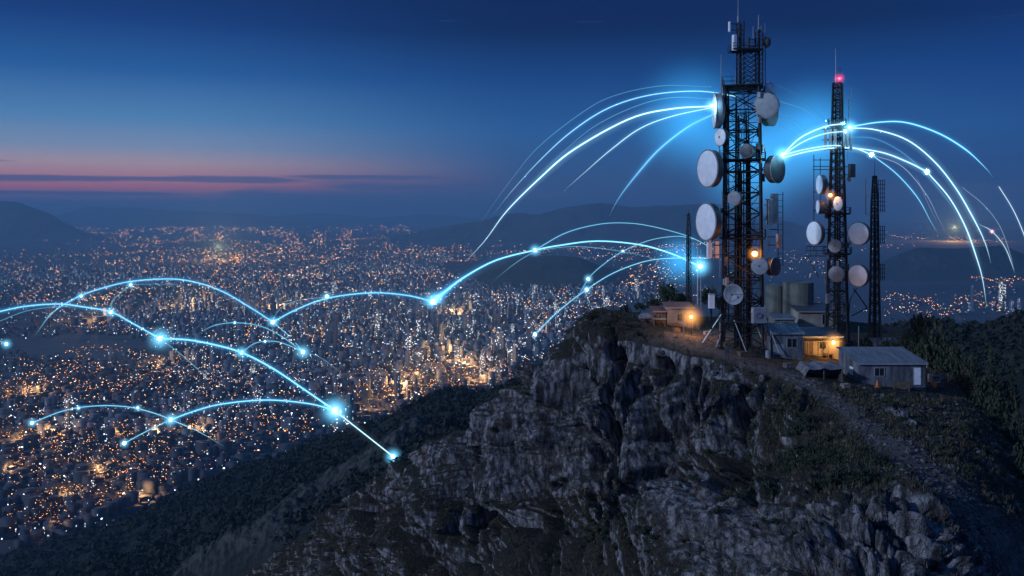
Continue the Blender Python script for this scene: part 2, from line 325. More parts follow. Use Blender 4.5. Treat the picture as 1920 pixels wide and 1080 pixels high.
T = {300: [(1180,190),(1200,188),(1220,186),(1240,184),(1260,182),(1340,175)],
     470: [(1072,172),(1090,170),(1110,168),(1140,165),(1180,160),(1340,145)],
     600: [(985,158),(1005,155),(1040,150),(1080,146),(1130,140),(1340,122)],
     700: [(925,148),(950,144),(1000,139),(1050,135),(1100,130),(1340,110)],
     800: [(862,140),(890,135),(960,129),(1020,125),(1090,119),(1340,98)],
     900: [(778,132),(810,127),(900,124),(980,121),(1060,110),(1340,88)],
     1000: [(700,124),(735,119),(850,116),(950,113),(1050,101),(1340,80)],
     1060: [(655,120),(690,115),(810,112),(930,109),(1030,98),(1340,75)],
     1095: [(600,120),(650,112),(780,109),(920,106),(1010,95),(1340,72)],
     1130: [(582,122),(640,110),(780,107),(920,104.5),(1010,93),(1340,70)],
     1200: [(585,125),(640,107),(790,104.5),(930,102),(1010,88),(1340,64)],
     1300: [(590,128),(665,101),(780,98.5),(880,96),(960,80),(1340,54)],
     1400: [(592,132),(680,99),(760,96),(850,91),(940,73),(1340,47)],
     1500: [(595,135),(700,98),(765,90),(850,78),(940,66),(1340,42)],
     1600: [(598,138),(728,95),(790,85),(860,75),(950,63),(1340,41)],
     1700: [(612,138),(738,95),(800,84),(880,73),(970,61),(1340,42)],
     1800: [(690,120),(760,95),(830,84),(900,74),(980,64),(1340,45)],
     1900: [(775,112),(820,98),(880,86),(940,77),(1010,68),(1340,50)],
     2100: [(930,105),(960,98),(1000,90),(1040,82),(1100,74),(1340,60)]}
for c in T:
    y, d = T[c][0]; z = (y-HY)/F*d                                  # hidden far side falls away
    T[c] = [((z+90)/(d+95)*F+HY, d+95), ((z+30)/(d+38)*F+HY, d+38), ((z+6)/(d+14)*F+HY, d+14)]+T[c]
MT = Sheet(T, [8, 10, 14, 46, 90, 86, 70, 120], 300, 2100, 2.1)
def ground(px, py, dz=0):
    d = MT.hit(px, py); p = P(px, py, d); p.z += dz; return p
PX, PY = MT.PX, MT.PY; nrm = MT.normals()
if nrm[200, 300, 1] > 0: nrm = -nrm
pathline = [(1255,632),(1310,648),(1370,668),(1440,690),(1505,712),(1550,745),(1600,782),(1650,820),(1720,870),(1800,940),(1900,1040),(2000,1150)]
pd = segdist(PX, PY, pathline)
pw = np.interp(PY, [640, 780, 900, 1080], [11, 17, 30, 44])*(1+.5*fbm(MT.W.reshape(-1, 3)/3, 3, 33).reshape(PY.shape))+np.clip((PY-700)*.12, 0, 40)*0
pmask = np.clip(1.3-pd/pw, 0, 1)
yard = np.clip(1.3-np.hypot((PX-1330)/110, (PY-640)/20), 0, 1)
pads = np.clip(1.6-np.hypot((PX-1500)/330, (PY-640)/72), 0, 1)          # the levelled top where huts and masts stand
pads = np.clip(pads*2, 0, 1)
cliff = np.clip((1560-PX)/160, 0, 1)*np.clip((PY-615)/35, 0, 1)*np.clip((PX-450)/250, .3, 1)*np.clip(1.25-np.clip(PY-930, 0, 999)/260, .3, 1)
bushes = np.clip(1.5-np.hypot((PX-1530)/190, (PY-850)/85), 0, 1)
scree = np.clip((PX-1560)/80, 0, 1)*np.clip(1-(PY-930)/40*(PX < 1760), 0, 1)
near = np.clip(1.5-np.hypot((PX-1620)/230, (PY-1040)/100), 0, 1)+np.clip(1.4-np.hypot((PX-1335)/55, (PY-1010)/85), 0, 1)
grassy = np.clip(1.35-np.hypot((PX-1150)/230, (PY-1060)/85), 0, 1)
amp = .9+.35*cliff; amp = amp*(1-.7*bushes)*(1-.68*scree*(1-np.clip(near, 0, 1)))*(1-.55*grassy); amp = amp*(1-.96*pads)*(1-.85*pmask)
for k in range(MT.PY.shape[0]):
    amp[k] *= float(np.interp(MT.v[k], [2.6, 3.0, 3.35], [.3, .35, 1]))
amp = np.maximum(amp, (np.exp(-((PX-1115)/60)**2)*np.exp(-((PY-615)/45)**2)*1.2))
Wf = MT.W.reshape(-1, 3); wx = np.stack([fbm(Wf/9, 3, 40), fbm(Wf/9+31, 3, 44), fbm(Wf/9+77, 3, 48)], 1)
Uf = np.stack([(PX*.063).ravel(), Wf[:, 1]*.25, Wf[:, 2]], 1); q = Uf+wx*2.0
cf_ = cliff.ravel(); nr_ = np.clip(near.ravel(), 0, 1)
but = fbm(q/np.array([8., 12., 30.]), 4, 3, .5, ridge=True)                          # buttresses and gullies
Uc = np.stack([(PX*.063).ravel()+wx[:, 0]*2.2+fbm(Wf/2.5, 3, 41)*.45, Wf[:, 1]*.05, Wf[:, 2]+wx[:, 2]*3], 1)
f1, f2, idv = worley(Uc/np.array([3.3, 1., 15.]), 5)                                # tall rounded pillars
f1c, f2c, idc = worley(Uc/np.array([1.35, 1., 5.])+9, 25)                           # ribs on the pillars
cr = np.clip((f2-f1)/.20, 0, 1); cr2 = np.clip((f2c-f1c)/.18, 0, 1)
fine = fbm(Wf/np.array([.9, .9, 1.3]), 5, 60, .62); frac = fbm(Uf/np.array([.8, 2., 2.4]), 5, 66, .6, ridge=True)
pil = but*3.2+2.0*(1-np.minimum(f1, 1)**2)-3.2*(1-cr)**1.2+(idv-.5)*1.8+.60*(1-np.minimum(f1c, 1)**2)-.75*(1-cr2)+(idc-.5)*.45+fine*.42+frac*.28-1.0
h1, h2, idh = worley((Wf+wx*1.5)/np.array([2.1, 2.1, 2.4])+5, 35); k1, k2, idk = worley((Wf+wx)/.8, 9)
rough = but*1.0+(idh-.5)*.8+.55*(1-np.minimum(h1, 1)**2)-.5*(1-np.clip((h2-h1)/.2, 0, 1))+(idk-.5)*.25+fine*.5-.3
bld = 1.7*(1-np.minimum(h1, 1)**2)-1.1*(1-np.clip((h2-h1)/.22, 0, 1))+(idh-.5)*1.2+.45*(1-np.minimum(k1, 1)**2)-.35*(1-np.clip((k2-k1)/.2, 0, 1))+fine*.45+frac*.3+fbm(Wf/3.6, 3, 95, .5, True)*1.1-.2
w_ = np.clip(cf_*1.3, 0, 1); base_ = rough*(1-w_)+pil*w_; disp = base_*(1-nr_)+bld*nr_
gul = np.zeros(PY.shape); jx = PX+fbm(Wf/3, 3, 37).reshape(PY.shape)*14
for ln_, wd_, dp_ in [([(1238,685),(1232,780),(1245,880),(1240,945)], 13, 5.5), ([(1300,700),(1318,780),(1300,850)], 11, 4.5), ([(1160,655),(1150,740),(1165,830),(1150,905)], 11, 4.5), ([(1085,700),(1070,790),(1090,885)], 13, 5), ([(1000,745),(985,830),(995,930)], 11, 4.5),
                      ([(925,805),(915,880),(930,960)], 10, 4), ([(860,855),(850,930),(860,1000)], 9, 3.5), ([(1400,735),(1385,800),(1370,860)], 11, 3.5), ([(780,915),(770,980),(790,1040)], 9, 3.5), ([(1195,700),(1190,760)], 7, 2.5), ([(1040,720),(1030,800)], 8, 3)]:
    gul = np.maximum(gul, dp_*np.exp(-(segdist(jx, PY, ln_)/wd_)**2))
disp = disp.reshape(PY.shape)*amp-gul
gentle = fbm(Wf/6, 4, 80).reshape(PY.shape)*.5*(1-pads)*(1-.7*pmask)
dirv = nrm.copy(); dirv[..., 2] *= .45; dirv /= np.linalg.norm(dirv, axis=-1, keepdims=True)
Wd = MT.W+dirv*disp[..., None]; Wd[..., 2] += gentle+fbm(Wf/.5, 3, 90).reshape(PY.shape)*.07
nd_ = MT.normals(Wd); nd_ = -nd_ if nd_[200, 300, 1] > 0 else nd_
vegm = np.clip(.85-.55*cliff+.5*np.clip((PY-900)/80,0,1)*np.clip((1240-PX)/120,0,1)+.3*np.clip((900-PX)/150,0,1)+.6*bushes+.5*grassy-.75*np.clip(near, 0, 1)+.5*pads, 0, 1.2)
mount = npmesh('mountain', Wd.reshape(-1, 3), MT.faces(), M['rock'], False, {'path': np.clip(pmask+yard*1.2, 0, 1), 'veg': vegm})
tag(mount, 'craggy limestone mountain top with cliffs facing the city', 'mountain', kind='structure')
up_z = np.abs(nd_[..., 2])

# ------------------------------------------------------------------ the forested flank behind, down to the city
TM = {-300: [(1150,1100),(1165,900),(1200,700),(1400,500)], 0: [(1045,1000),(1075,800),(1130,560),(1400,330)], 200: [(985,900),(1020,700),(1090,480),(1400,280)],
      370: [(905,850),(950,680),(1040,480),(1400,250)], 560: [(838,780),(890,600),(980,400),(1400,220)], 700: [(792,720),(842,540),(920,350),(1400,200)],
      790: [(748,700),(800,540),(880,330),(1400,190)], 850: [(728,690),(780,520),(850,320),(1400,180)], 905: [(738,650),(790,500),(860,300),(1400,175)],
      960: [(722,600),(760,470),(840,290),(1400,170)], 1020: [(690,580),(740,450),(820,270),(1400,165)], 1070: [(655,560),(715,430),(800,260),(1400,160)], 1300: [(600,520),(680,400),(780,250),(1400,160)]}
for c in TM:
    y, d = TM[c][0]; z = (y-HY)/F*d; zg = min(CZ+6, z+240)
    TM[c] = [(max(zg/(d+420)*F+HY, y+30), d+420), (max((z+(zg-z)*.5)/(d+170)*F+HY, y+24), d+170), (max((z+8)/(d+35)*F+HY, y+9), d+35)]+TM[c]
FT = Sheet(TM, [10, 12, 14, 70, 80, 60], -300, 1300, 4.2, 9, 5)
Wm = FT.W.reshape(-1, 3); nm = FT.normals(); nm = -nm if nm[100, 150, 1] > 0 else nm
rib = segdist(FT.PX, FT.PY, [(790,810),(738,862),(690,885),(600,925),(520,985),(440,1040),(330,1100)]); ribm = np.exp(-(rib/15)**2)
rib2 = segdist(FT.PX, FT.PY, [(1065,690),(980,740),(900,790),(800,840)]); rib2m = np.exp(-(rib2/22)**2)
can = worley(Wm/np.array([7., 7., 9.]), 21)[0].reshape(FT.PY.shape)
dz = fbm(Wm/90, 5, 22, .5, ridge=True).reshape(FT.PY.shape)*13-9+(1-can)*3.0*(1-ribm)+ribm*(12+fbm(Wm/9, 4, 30, .5, True).reshape(FT.PY.shape)*5)+rib2m*8
fade = np.clip((FT.v-1.6)/1.2, 0, 1)[:, None]*.85+.15; near_crest = np.exp(-((FT.v-3)/.35)**2)[:, None]
dz *= fade*(1-.75*near_crest)
Wm2 = FT.W+nm*0; Wm2[..., 2] += dz
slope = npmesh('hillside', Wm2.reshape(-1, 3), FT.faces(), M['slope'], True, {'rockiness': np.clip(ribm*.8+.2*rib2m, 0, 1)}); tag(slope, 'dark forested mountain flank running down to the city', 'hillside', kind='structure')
# right hand wooded shoulder behind the huts
TR = {1560: [(640,520),(680,420),(760,330),(1100,260)], 1640: [(612,500),(660,420),(740,330),(1100,250)], 1700: [(602,470),(650,400),(740,310),(1100,240)], 1760: [(600,460),(650,390),(740,300),(1100,230)], 1810: [(607,450),(655,380),(740,300),(1100,230)],
      1850: [(604,440),(650,380),(740,290),(1100,220)], 1900: [(592,430),(640,370),(740,280),(1100,210)], 2000: [(585,420),(640,360),(740,270),(1100,200)], 2300: [(570,420),(640,360),(740,270),(1100,200)]}
for c in TR:
    y, d = TR[c][0]; z = (y-HY)/F*d; TR[c] = [((CZ+8)/(d+700)*F+HY, d+700), ((z+60)/(d+120)*F+HY, d+120), ((z+8)/(d+30)*F+HY, d+30)]+TR[c]
RT = Sheet(TR, [10, 12, 12, 40, 50, 40], 1560, 2300, 5, 8, 5); Wr = RT.W.reshape(-1, 3)
dz = fbm(Wr/40, 5, 52).reshape(RT.PY.shape)*5+(1-worley(Wr/np.array([5.5, 5.5, 7]), 23)[0].reshape(RT.PY.shape))*3-2
Wr2 = RT.W.copy(); Wr2[..., 2] += dz
wood_hill = npmesh('wooded_hill', Wr2.reshape(-1, 3), RT.faces(), M['slope'], True, {'rockiness': np.zeros(len(Wr))}); tag(wood_hill, 'dark wooded shoulder of the mountain behind the huts', 'hill', kind='structure')

# ------------------------------------------------------------------ plain and far hills
g = MB(); g.add([(-42000,-1500,0),(42000,-1500,0),(42000,42000,0),(-42000,42000,0)], [(0,1,2,3)]); go = g.build('city_ground', M['ground']); tag(go, 'dark plain under the city', 'ground', kind='structure')
def ridge(name, crest, d, foot, label, seed, amp=.12):
    """a hill range: crest polyline in frame coordinates at distance d, front foot at the row foot"""
    cx = [c[0] for c in crest]; xs = np.linspace(cx[0], cx[-1], 260); ys = np.interp(xs, cx, [c[1] for c in crest])
    k = np.exp(-np.linspace(-2, 2, 9)**2); k /= k.sum(); ys = np.convolve(np.pad(ys, 4, mode='edge'), k, 'valid')
    df = CZ*F/(foot-HY) if foot else d*.8; zc = CZ-(ys-HY)/F*d; df = min(df, d*.93); U = np.linspace(0, 1, 46); rows = []
    for u in U:
        if u < .6: w = u/.6; dd = df+(d-df)*w; zz = zc*(w**1.15)
        else: w = (u-.6)/.4; dd = d+(d-df)*w*1.2; zz = zc*(1-w**1.3)
        rows.append(np.stack([(xs-960)/F*dd, np.full(len(xs), dd), zz], -1))
    V = np.array(rows); V[..., 2] *= np.clip(np.minimum(np.arange(260), 259-np.arange(260))/80, 0, 1)[None]**.8; sc_ = (d-df)*.35; n = np.minimum(fbm(V.reshape(-1, 3)*np.array([1, 1, 0])/sc_, 6, seed, .5, True).reshape(V.shape[:2])-.75, 0)
    w = np.minimum(U/.6, 1)*np.abs(U-.6)**.5; V[..., 2] += n*zc[None]*amp*4*w[:, None]; V[..., 2] += fbm(V.reshape(-1, 3)/(sc_*.22), 4, seed+3).reshape(V.shape[:2])*zc.max()*.02
    V[..., 2] = V[..., 2]*np.clip(U*40, 0, 1)[:, None]-2*(U[:, None] < .01)
    h, w_ = V.shape[:2]; a = np.arange(h*w_).reshape(h, w_); f = np.stack([a[:-1,:-1], a[:-1,1:], a[1:,1:], a[1:,:-1]], -1).reshape(-1, 4)
    tag(npmesh(name, V.reshape(-1, 3), f, M['hill']), label, 'hill', kind='structure')
ridge('hill', [(-160,372),(-60,368),(0,377),(30,378),(60,388),(95,401),(125,412),(165,424),(210,434)], 13000, 452, 'dark hill nearest on the far west side of the city', 101)
ridge('hill', [(30,392),(60,386),(110,381),(140,378),(163,373),(185,380),(205,388),(250,389),(290,392),(340,395),(430,399),(540,403),(660,408)], 24000, 426, 'low peaked mountain under the pink sky', 111)
ridge('hill', [(330,404),(400,400),(470,408),(560,402),(600,399),(640,402),(700,408),(760,404),(830,400),(900,402),(1000,408)], 28000, 420, 'long low hills at the city horizon', 121)
ridge('hill', [(700,430),(740,412),(790,408),(850,402),(900,403),(935,397),(958,395),(985,401),(1010,402),(1050,391),(1090,384),(1128,380),(1155,384),(1185,389),(1225,386),(1262,385),(1300,383),(1350,380),(1420,384),(1480,390),(1530,401),(1580,418),(1620,440)], 12500, 455, 'broad dark mountain range behind the towers', 131, .16)
ridge('hill', [(1560,425),(1650,417),(1750,419),(1850,414),(1950,412),(2100,410)], 26000, 422, 'low hills behind the bay lights', 141)
ridge('hill', [(1600,478),(1680,462),(1790,466),(1880,460),(2000,458)], 5600, 500, 'dark wooded rise in the eastern valley', 151)
ridge('hill', [(840,512),(900,492),(980,481),(1060,480),(1130,488),(1200,503)], 5200, 560, 'unlit wooded ridge beyond the high-rises', 171)

# ------------------------------------------------------------------ city lights, houses and towers
def gp(px, py): d = CZ*F/(py-HY); return ((px-960)/F*d, d)                   # plain point seen at a frame position
def crestline(px): return np.interp(px, [-300,0,200,370,560,700,830,900,960,1065,1100,1200,1660,1700,1800,1850,1920,2100], [1150,1045,985,905,838,792,735,736,720,655,590,575,600,602,604,602,592,580])
# light density (clusters: centre, radii, weight, orange share)
CL = [(420,440,300,14,2.3,.75),(520,432,340,9,1.6,.6),(700,436,120,12,1.0,.7),(260,425,170,9,1.5,.85),(520,413,260,4,1.6,.8),(380,420,220,5,1.5,.8),(700,422,160,6,1.2,.7),(620,462,300,22,1.3,.6),(410,486,70,7,2.6,.85),(120,520,200,50,.8,.65),(330,520,200,40,.8,.6),(620,520,240,45,1.4,.45),
      (230,570,230,30,.5,.6),(300,600,140,35,.7,.6),(800,590,260,60,1.7,.35),(950,600,180,55,1.4,.4),(640,620,220,60,1.4,.35),(830,660,120,40,1.6,.6),(900,700,90,30,1.5,.7),(750,730,90,35,1.5,.7),(480,700,180,45,1.0,.4),
      (240,705,180,22,1.1,.85),(60,740,110,28,1.6,.9),(200,790,200,30,.7,.5),(120,860,200,45,1.1,.8),(60,950,110,50,1.6,.7),(150,960,90,30,1.5,.7),(250,900,150,50,.9,.6),(330,830,150,30,.95,.7),(500,800,140,40,1.1,.5),(330,760,150,35,.8,.35),(430,730,90,35,.9,.25),
      (1130,500,120,30,.55,.6),(1180,440,140,12,.5,.7),(1230,510,90,50,.6,.6),(1140,545,90,25,1.1,.5),(1050,470,200,14,.25,.6),
      (1790,450,30,5,1.6,.95),(1730,446,80,3,.5,.9),(1870,452,70,4,.9,.9),(1700,410,40,2,.2,.8),(1790,517,160,6,1.3,.75),(1690,505,50,9,.4,.6),(1860,575,70,14,.8,.5),(1750,568,100,9,1.1,.6),(1700,585,80,10,.7,.4),(1880,518,60,5,.8,.6),(1660,470,60,10,.3,.8),(1500,500,60,40,.5,.5),(1780,432,150,14,.5,.6),(1700,480,90,20,.3,.6),(1850,500,90,20,.35,.6),(1800,590,120,12,.9,.6)]
tot = sum(c[2]*c[3]*c[4] for c in CL); pts = []
for (cx, cy, rx, ry, w, og) in CL:
    n = int(27000*rx*ry*w/tot)+10; m_ = rng.normal(size=(n, 2)); a = cx+m_[:, 0]*rx*.62; b = cy+m_[:, 1]*ry*.62
    pts.append(np.stack([a, b, np.full(n, og)], 1))
u = np.stack([rng.uniform(-40, 1250, 1800), 425+(rng.uniform(0, 1, 1800)**1.3)*480, np.full(1800, .55)], 1); pts.append(u)
A = np.vstack(pts)
keep = (A[:, 1] > 404) & (A[:, 1] < crestline(A[:, 0])+8) & (A[:, 0] > -60) & (A[:, 0] < 1990)
for (cx, cy, rx, ry, k) in [(150,652,135,26,.93),(60,472,110,18,.85),(1010,505,190,22,.9),(1000,430,240,16,.95),(1780,485,200,20,.95),(1650,430,90,12,.6),(260,610,50,16,.8),(640,800,60,30,.3),(1790,545,150,14,.85)]:
    keep &= ~((np.hypot((A[:, 0]-cx)/rx, (A[:, 1]-cy)/ry) < 1) & (rng.uniform(size=len(A)) < k))
keep &= rng.uniform(size=len(A)) < np.clip(.42+2.3*fbm(np.stack([A[:, 0]/26, A[:, 1]/10, A[:, 1]*0], 1), 3, 5), .04, 1)
A = A[keep]
def chain(pl, gap, og, jit=1.0, up=1):
    o = []
    for (x0, y0), (x1, y1) in zip(pl[:-1], pl[1:]):
        n = max(1, int(math.hypot(x1-x0, y1-y0)/gap))
        for i in range(n): f = i/n; o.append((x0+(x1-x0)*f+random.gauss(0, jit), y0+(y1-y0)*f+random.gauss(0, jit*.5), og))
    return o
CH = []
for pl in [[(120,668),(210,662),(260,672),(300,686),(290,710),(250,728),(200,742),(120,742)],[(0,765),(50,752),(80,730),(110,722)],[(160,760),(230,748)],[(140,690),(155,680),(150,672)],[(0,832),(60,828),(120,835),(180,832),(250,834),(290,832)],
           [(160,876),(175,885),(185,898),(195,905)],[(118,935),(130,955),(135,970)],[(330,840),(350,822),(390,818)],[(85,1008),(120,1005)],[(700,580),(800,572),(905,570)],[(800,495),(840,492),(900,491)],
           [(1828,560),(1850,548),(1875,545),(1900,540),(1895,535),(1885,531)],[(1668,443),(1700,447),(1740,449)],[(1650,465),(1675,463)],[(1815,452),(1900,456)],[(1740,570),(1700,566),(1660,560)],[(1820,526),(1860,529),(1920,528)],
           [(620,452),(700,449),(760,452)],[(230,466),(300,455),(380,452)],[(380,490),(450,494),(520,500)],[(735,758),(748,740),(760,725)],[(790,685),(840,690),(870,700)],[(100,440),(160,437),(240,441)]]:
    CH += chain(pl, 3.2, .97)
ST_ = []
for k in range(150):                                             # straight lit avenues laid through the districts
    x0, y0 = gp(random.uniform(-30, 1230), 470+480*random.random()**1.2); a = random.choice((.2, .2+math.pi/2, -.5, 1.07, .9))+random.gauss(0, .08); l_ = random.uniform(.12, .42)*y0; st = max(24, y0*.0075); og = .97 if random.random() < .8 else .2
    for j in range(int(l_/st)):
        x = x0+math.cos(a)*j*st; y = y0+math.sin(a)*j*st; py = CZ*F/y+HY; px = 960+x/y*F
        if y > 900 and 425 < py and not (np.hypot((px-150)/135, (py-652)/26) < 1 or np.hypot((px-1010)/190, (py-505)/22) < 1): ST_.append((px, py, og))
A = np.vstack([A, np.array(CH), np.array(ST_)])
A = A[A[:, 1] < crestline(A[:, 0])+4]
cols = [('sodium_light', (1, .36, .08), 7), ('warm_light', (1, .60, .28), 6), ('white_light', (.95, .92, .95), 4.5), ('blue_white_light', (.50, .74, 1), 4)]
em = [emis(a, b, c) for a, b, c in cols]
LV = []; LF = []; LM = []; HOT = []
octv = np.array([(1,0,0),(0,1,0),(-1,0,0),(0,-1,0),(0,0,1),(0,0,-1)], float); octf = np.array([(0,1,4),(1,2,4),(2,3,4),(3,0,4),(1,0,5),(2,1,5),(3,2,5),(0,3,5)])
for px, py, og in A:
    x, y = gp(px, py); r_ = random.random()
    s = (.34+.40*random.random()**2)*y/F*(1.7 if random.random() < .04 else 1)*(1 if y < 9000 else .95)
    if random.random() < og+.12: mi = 0 if random.random() < .7 else 1
    else: mi = random.choice((1, 1, 1, 2, 2, 3))
    h = 9+random.random()*14+(random.random()**3*25 if 3 > mi > 0 else 0)
    st_ = np.array([1+.9*random.random()**3, 1, .75]); LV.append(octv*s*st_+np.array([x, y, max(h, s+.2)])); LF.append(octf+6*len(LF)); LM += [mi]*8
ol = npmesh('street_lights', np.vstack(LV), np.vstack(LF), em, False, mi=LM); tag(ol, 'thousands of orange and white lights scattered over the city', 'city lights', kind='stuff')
# low houses and blocks
B = []
nB = 8000; bx = rng.uniform(-60, 1260, nB); by = 470+(rng.uniform(0, 1, nB)**1.15)*540
o2 = np.vstack([np.stack([bx, by], 1), A[rng.integers(0, len(A), 7500), :2]+rng.normal(size=(7500, 2))*np.array([7, 4])])
o2 = o2[(o2[:, 1] < crestline(o2[:, 0])+10) & (o2[:, 1] > 455)]
for (cx, cy, rx, ry) in [(150,652,130,24),(1010,505,190,22),(1780,485,200,20)]: o2 = o2[np.hypot((o2[:, 0]-cx)/rx, (o2[:, 1]-cy)/ry) > 1]
cube = np.array([(-1,-1,0),(1,-1,0),(1,1,0),(-1,1,0),(-1,-1,1),(1,-1,1),(1,1,1),(-1,1,1)], float); cf = np.array([(4,5,6,7),(0,1,5,4),(1,2,6,5),(2,3,7,6),(3,0,4,7)])
n = len(o2); dd = CZ*F/(o2[:, 1]-HY); bw = rng.uniform(3, 8.5, n)*(1+dd/9000); bdp = rng.uniform(3, 8.5, n)*(1+dd/9000); bh = rng.uniform(4, 8, n)+(rng.uniform(size=n)**4)*20
rot = rng.choice([.2, -.5, .9, .05], n)+rng.normal(size=n)*.06; co, si = np.cos(rot), np.sin(rot)
V = cube[None]*np.stack([bw, bdp, bh], 1)[:, None]; VX = V[..., 0]*co[:, None]-V[..., 1]*si[:, None]+((o2[:, 0]-960)/F*dd)[:, None]; VY = V[..., 0]*si[:, None]+V[..., 1]*co[:, None]+dd[:, None]
V = np.stack([VX, VY, V[..., 2]], -1).reshape(-1, 3); Fc = (cf[None]+8*np.arange(n)[:, None, None]).reshape(-1, 4)
tag(npmesh('low_houses', V, Fc, M['lowfac'], False), 'mass of low houses and blocks filling the city', 'houses', kind='stuff')
mp_ = []
for (cx, cy, rx, ry, n) in [(800,600,260,60,1500),(930,650,160,55,550),(640,560,260,40,800),(400,600,180,40,450),(560,700,220,40,450),(250,800,240,30,260),(950,545,180,18,400),(1140,555,80,14,120),(300,520,300,25,500),(760,500,250,22,500)]: mp_.append(np.stack([cx+rng.normal(size=n)*rx*.55, cy+rng.normal(size=n)*ry*.55], 1))
mp_ = np.vstack(mp_); mp_ = mp_[(mp_[:, 1] < crestline(mp_[:, 0])-2) & (mp_[:, 1] > 470)]
for (cx, cy, rx, ry) in [(150,652,130,24),(1010,505,190,22),(300,640,30,30)]: mp_ = mp_[np.hypot((mp_[:, 0]-cx)/rx, (mp_[:, 1]-cy)/ry) > 1]
n = len(mp_); dd = CZ*F/(mp_[:, 1]-HY); bw = rng.uniform(4, 9, n); bdp = rng.uniform(4, 8, n); bh = rng.uniform(14, 46, n)*np.where(mp_[:, 1] > 690, .7, 1); rot = rng.choice([.2, -.5, .9, .05], n)+rng.normal(size=n)*.06; co, si = np.cos(rot), np.sin(rot)
V = cube[None]*np.stack([bw, bdp, bh], 1)[:, None]; VX = V[..., 0]*co[:, None]-V[..., 1]*si[:, None]+((mp_[:, 0]-960)/F*dd)[:, None]; VY = V[..., 0]*si[:, None]+V[..., 1]*co[:, None]+dd[:, None]
tag(npmesh('mid_rise_blocks', np.stack([VX, VY, V[..., 2]], -1).reshape(-1, 3), (cf[None]+8*np.arange(n)[:, None, None]).reshape(-1, 4), M['midfac'], False), 'thousands of smaller towers and blocks packed between the high-rises', 'city blocks', kind='stuff')
# high-rises: one object each
def tower_mesh(i, rs):
    w = [9, 12, 15, 20, 11, 26, 14, 17][i % 8]; d = [9, 12, 11, 12, 16, 14, 14, 10][i % 8]; h = [62, 74, 55, 48, 90, 42, 68, 58][i % 8]
    b = MB(); b.box((0, 0, h/2), (w, d, h)); b.box((0, 0, 3), (w*1.5, d*1.5, 6))
    if i % 3 == 0: b.box((w*.5+1.2, 0, h*.46), (2.4, d*.5, h*.92))
    if i % 3 == 1: b.box((0, -d*.5-1, h*.48), (w*.4, 2, h*.96)); b.box((0, d*.5+1, h*.45), (w*.4, 2, h*.9))
    if i % 4 == 2: b.box((0, 0, h+5), (w*.7, d*.7, 10))
    return b.build('body', M['facade']), MB().box((w*.12, 0, h+2+(10 if i % 4 == 2 else 0)), (w*.45, d*.5, 4)).build('roof_block', M['facade']), h, w
protos = [tower_mesh(i, None) for i in range(8)]
LMK = [((300,635), 'the big node by the dark knoll'), ((512,604), 'the node ending the long western arc'), ((568,660), 'the node between two short arcs'), ((628,770), 'the brightest node near the forest'),
       ((812,566), 'the bright midtown glowing node'), ((320,787), 'the node where two low arcs cross'), ((233,831), 'the pale node ending the lowest arc'), ((453,661), 'the node on the thick descending arc'), ((1003,627), 'the dim node under the steep arc'),
       ((830,670), 'the blaze of orange street light'), ((900,720), 'the forest edge under the orange streets'), ((940,570), 'the open quarter east of midtown'), ((1100,543), 'the twin nodes beside the cliff'), ((690,640), 'the dark park in midtown'), ((208,585), 'the node on the western arc'), ((500,810), 'the city edge under the mountain flank'), ((1880,580), 'the far right valley skyline')]
TW = [(925,770-55,5,.75),(745,762,4,.7),(290,830,5,1.),(130,812,1,.9),(540,822,5,.9),(640,808,3,.9),(655,806,4,.7),(960,690,3,1.1),(980,672,7,1.1),(905,748-40,6,.8)]
TW = [(x, y, i, s) for x, y, i, s in TW]
for (cx, cy, rx, ry, n) in [(800,625,190,45,70),(930,640,130,50,55),(960,690,70,20,10),(640,610,120,40,32),(370,590,80,14,20),(600,660,160,30,18),(400,710,90,25,18),(300,790,150,18,14),(540,790,120,22,10),(1160,566,60,10,12),(1000,580,90,22,20),(740,700,110,22,14),(1870,582,60,8,8)]:
    for k in range(n):
        x = cx+random.gauss(0, .55)*rx; y = cy+random.gauss(0, .55)*ry
        if (y > 690 and random.random() < .45) or math.hypot(x-300, y-650) < 60: continue
        if y < crestline(x)-4 and y > 530 and abs(x) < 1985: TW.append((x, y, random.randrange(8), random.uniform(.55, 1.15)*(.72 if y > 690 else 1)))
TW = TW[:290]; near_n = {}
TW.sort(key=lambda a: -a[1]); names_h = ['stubby', 'mid-height', 'tall']
for k, (x, y, i, s) in enumerate(TW):
    lm = min(range(len(LMK)), key=lambda j: math.hypot(x-LMK[j][0][0], (y-LMK[j][0][1])*1.6)); near_n.setdefault(lm, []).append((math.hypot(x-LMK[lm][0][0], y-LMK[lm][0][1]), k))
rank = {}
for lm, l in near_n.items():
    for r_, (d_, k) in enumerate(sorted(l)): rank[k] = (lm, r_+1)
used = set()
def ordi(n): return '' if n == 1 else ('%d%s ' % (n, 'th' if 10 < n % 100 < 14 else {1: 'st', 2: 'nd', 3: 'rd'}.get(n % 10, 'th')))
for k, (x, y, i, s) in enumerate(TW):
    body, roof, h, w = protos[i]; lm, r_ = rank[k]
    gx, gy = gp(x, y); rt = empty('high_rise', (gx, gy, 0), random.choice((.2, -.5, .9, .05))+random.gauss(0, .08)); rt.scale = (s, s, s*random.uniform(.85, 1.15))
    hh = h*s; shp = 'slab-like' if w >= 20 else ('slender' if w <= 11 else 'square')
    tag(rt, '%s %s high-rise %sclosest to %s' % ('low' if hh < 42 else 'middling' if hh < 62 else 'tall', shp, ordi(r_), LMK[lm][1]), 'high-rise', 'high-rises of the city below the mountain')
    for src in (body, roof):
        if i in used: c = src.copy(); COL.objects.link(c)
        else: c = src
        c.parent = rt
    used.add(i)
for i, p in enumerate(protos):
    if i not in used: bpy.data.objects.remove(p[0]); bpy.data.objects.remove(p[1])
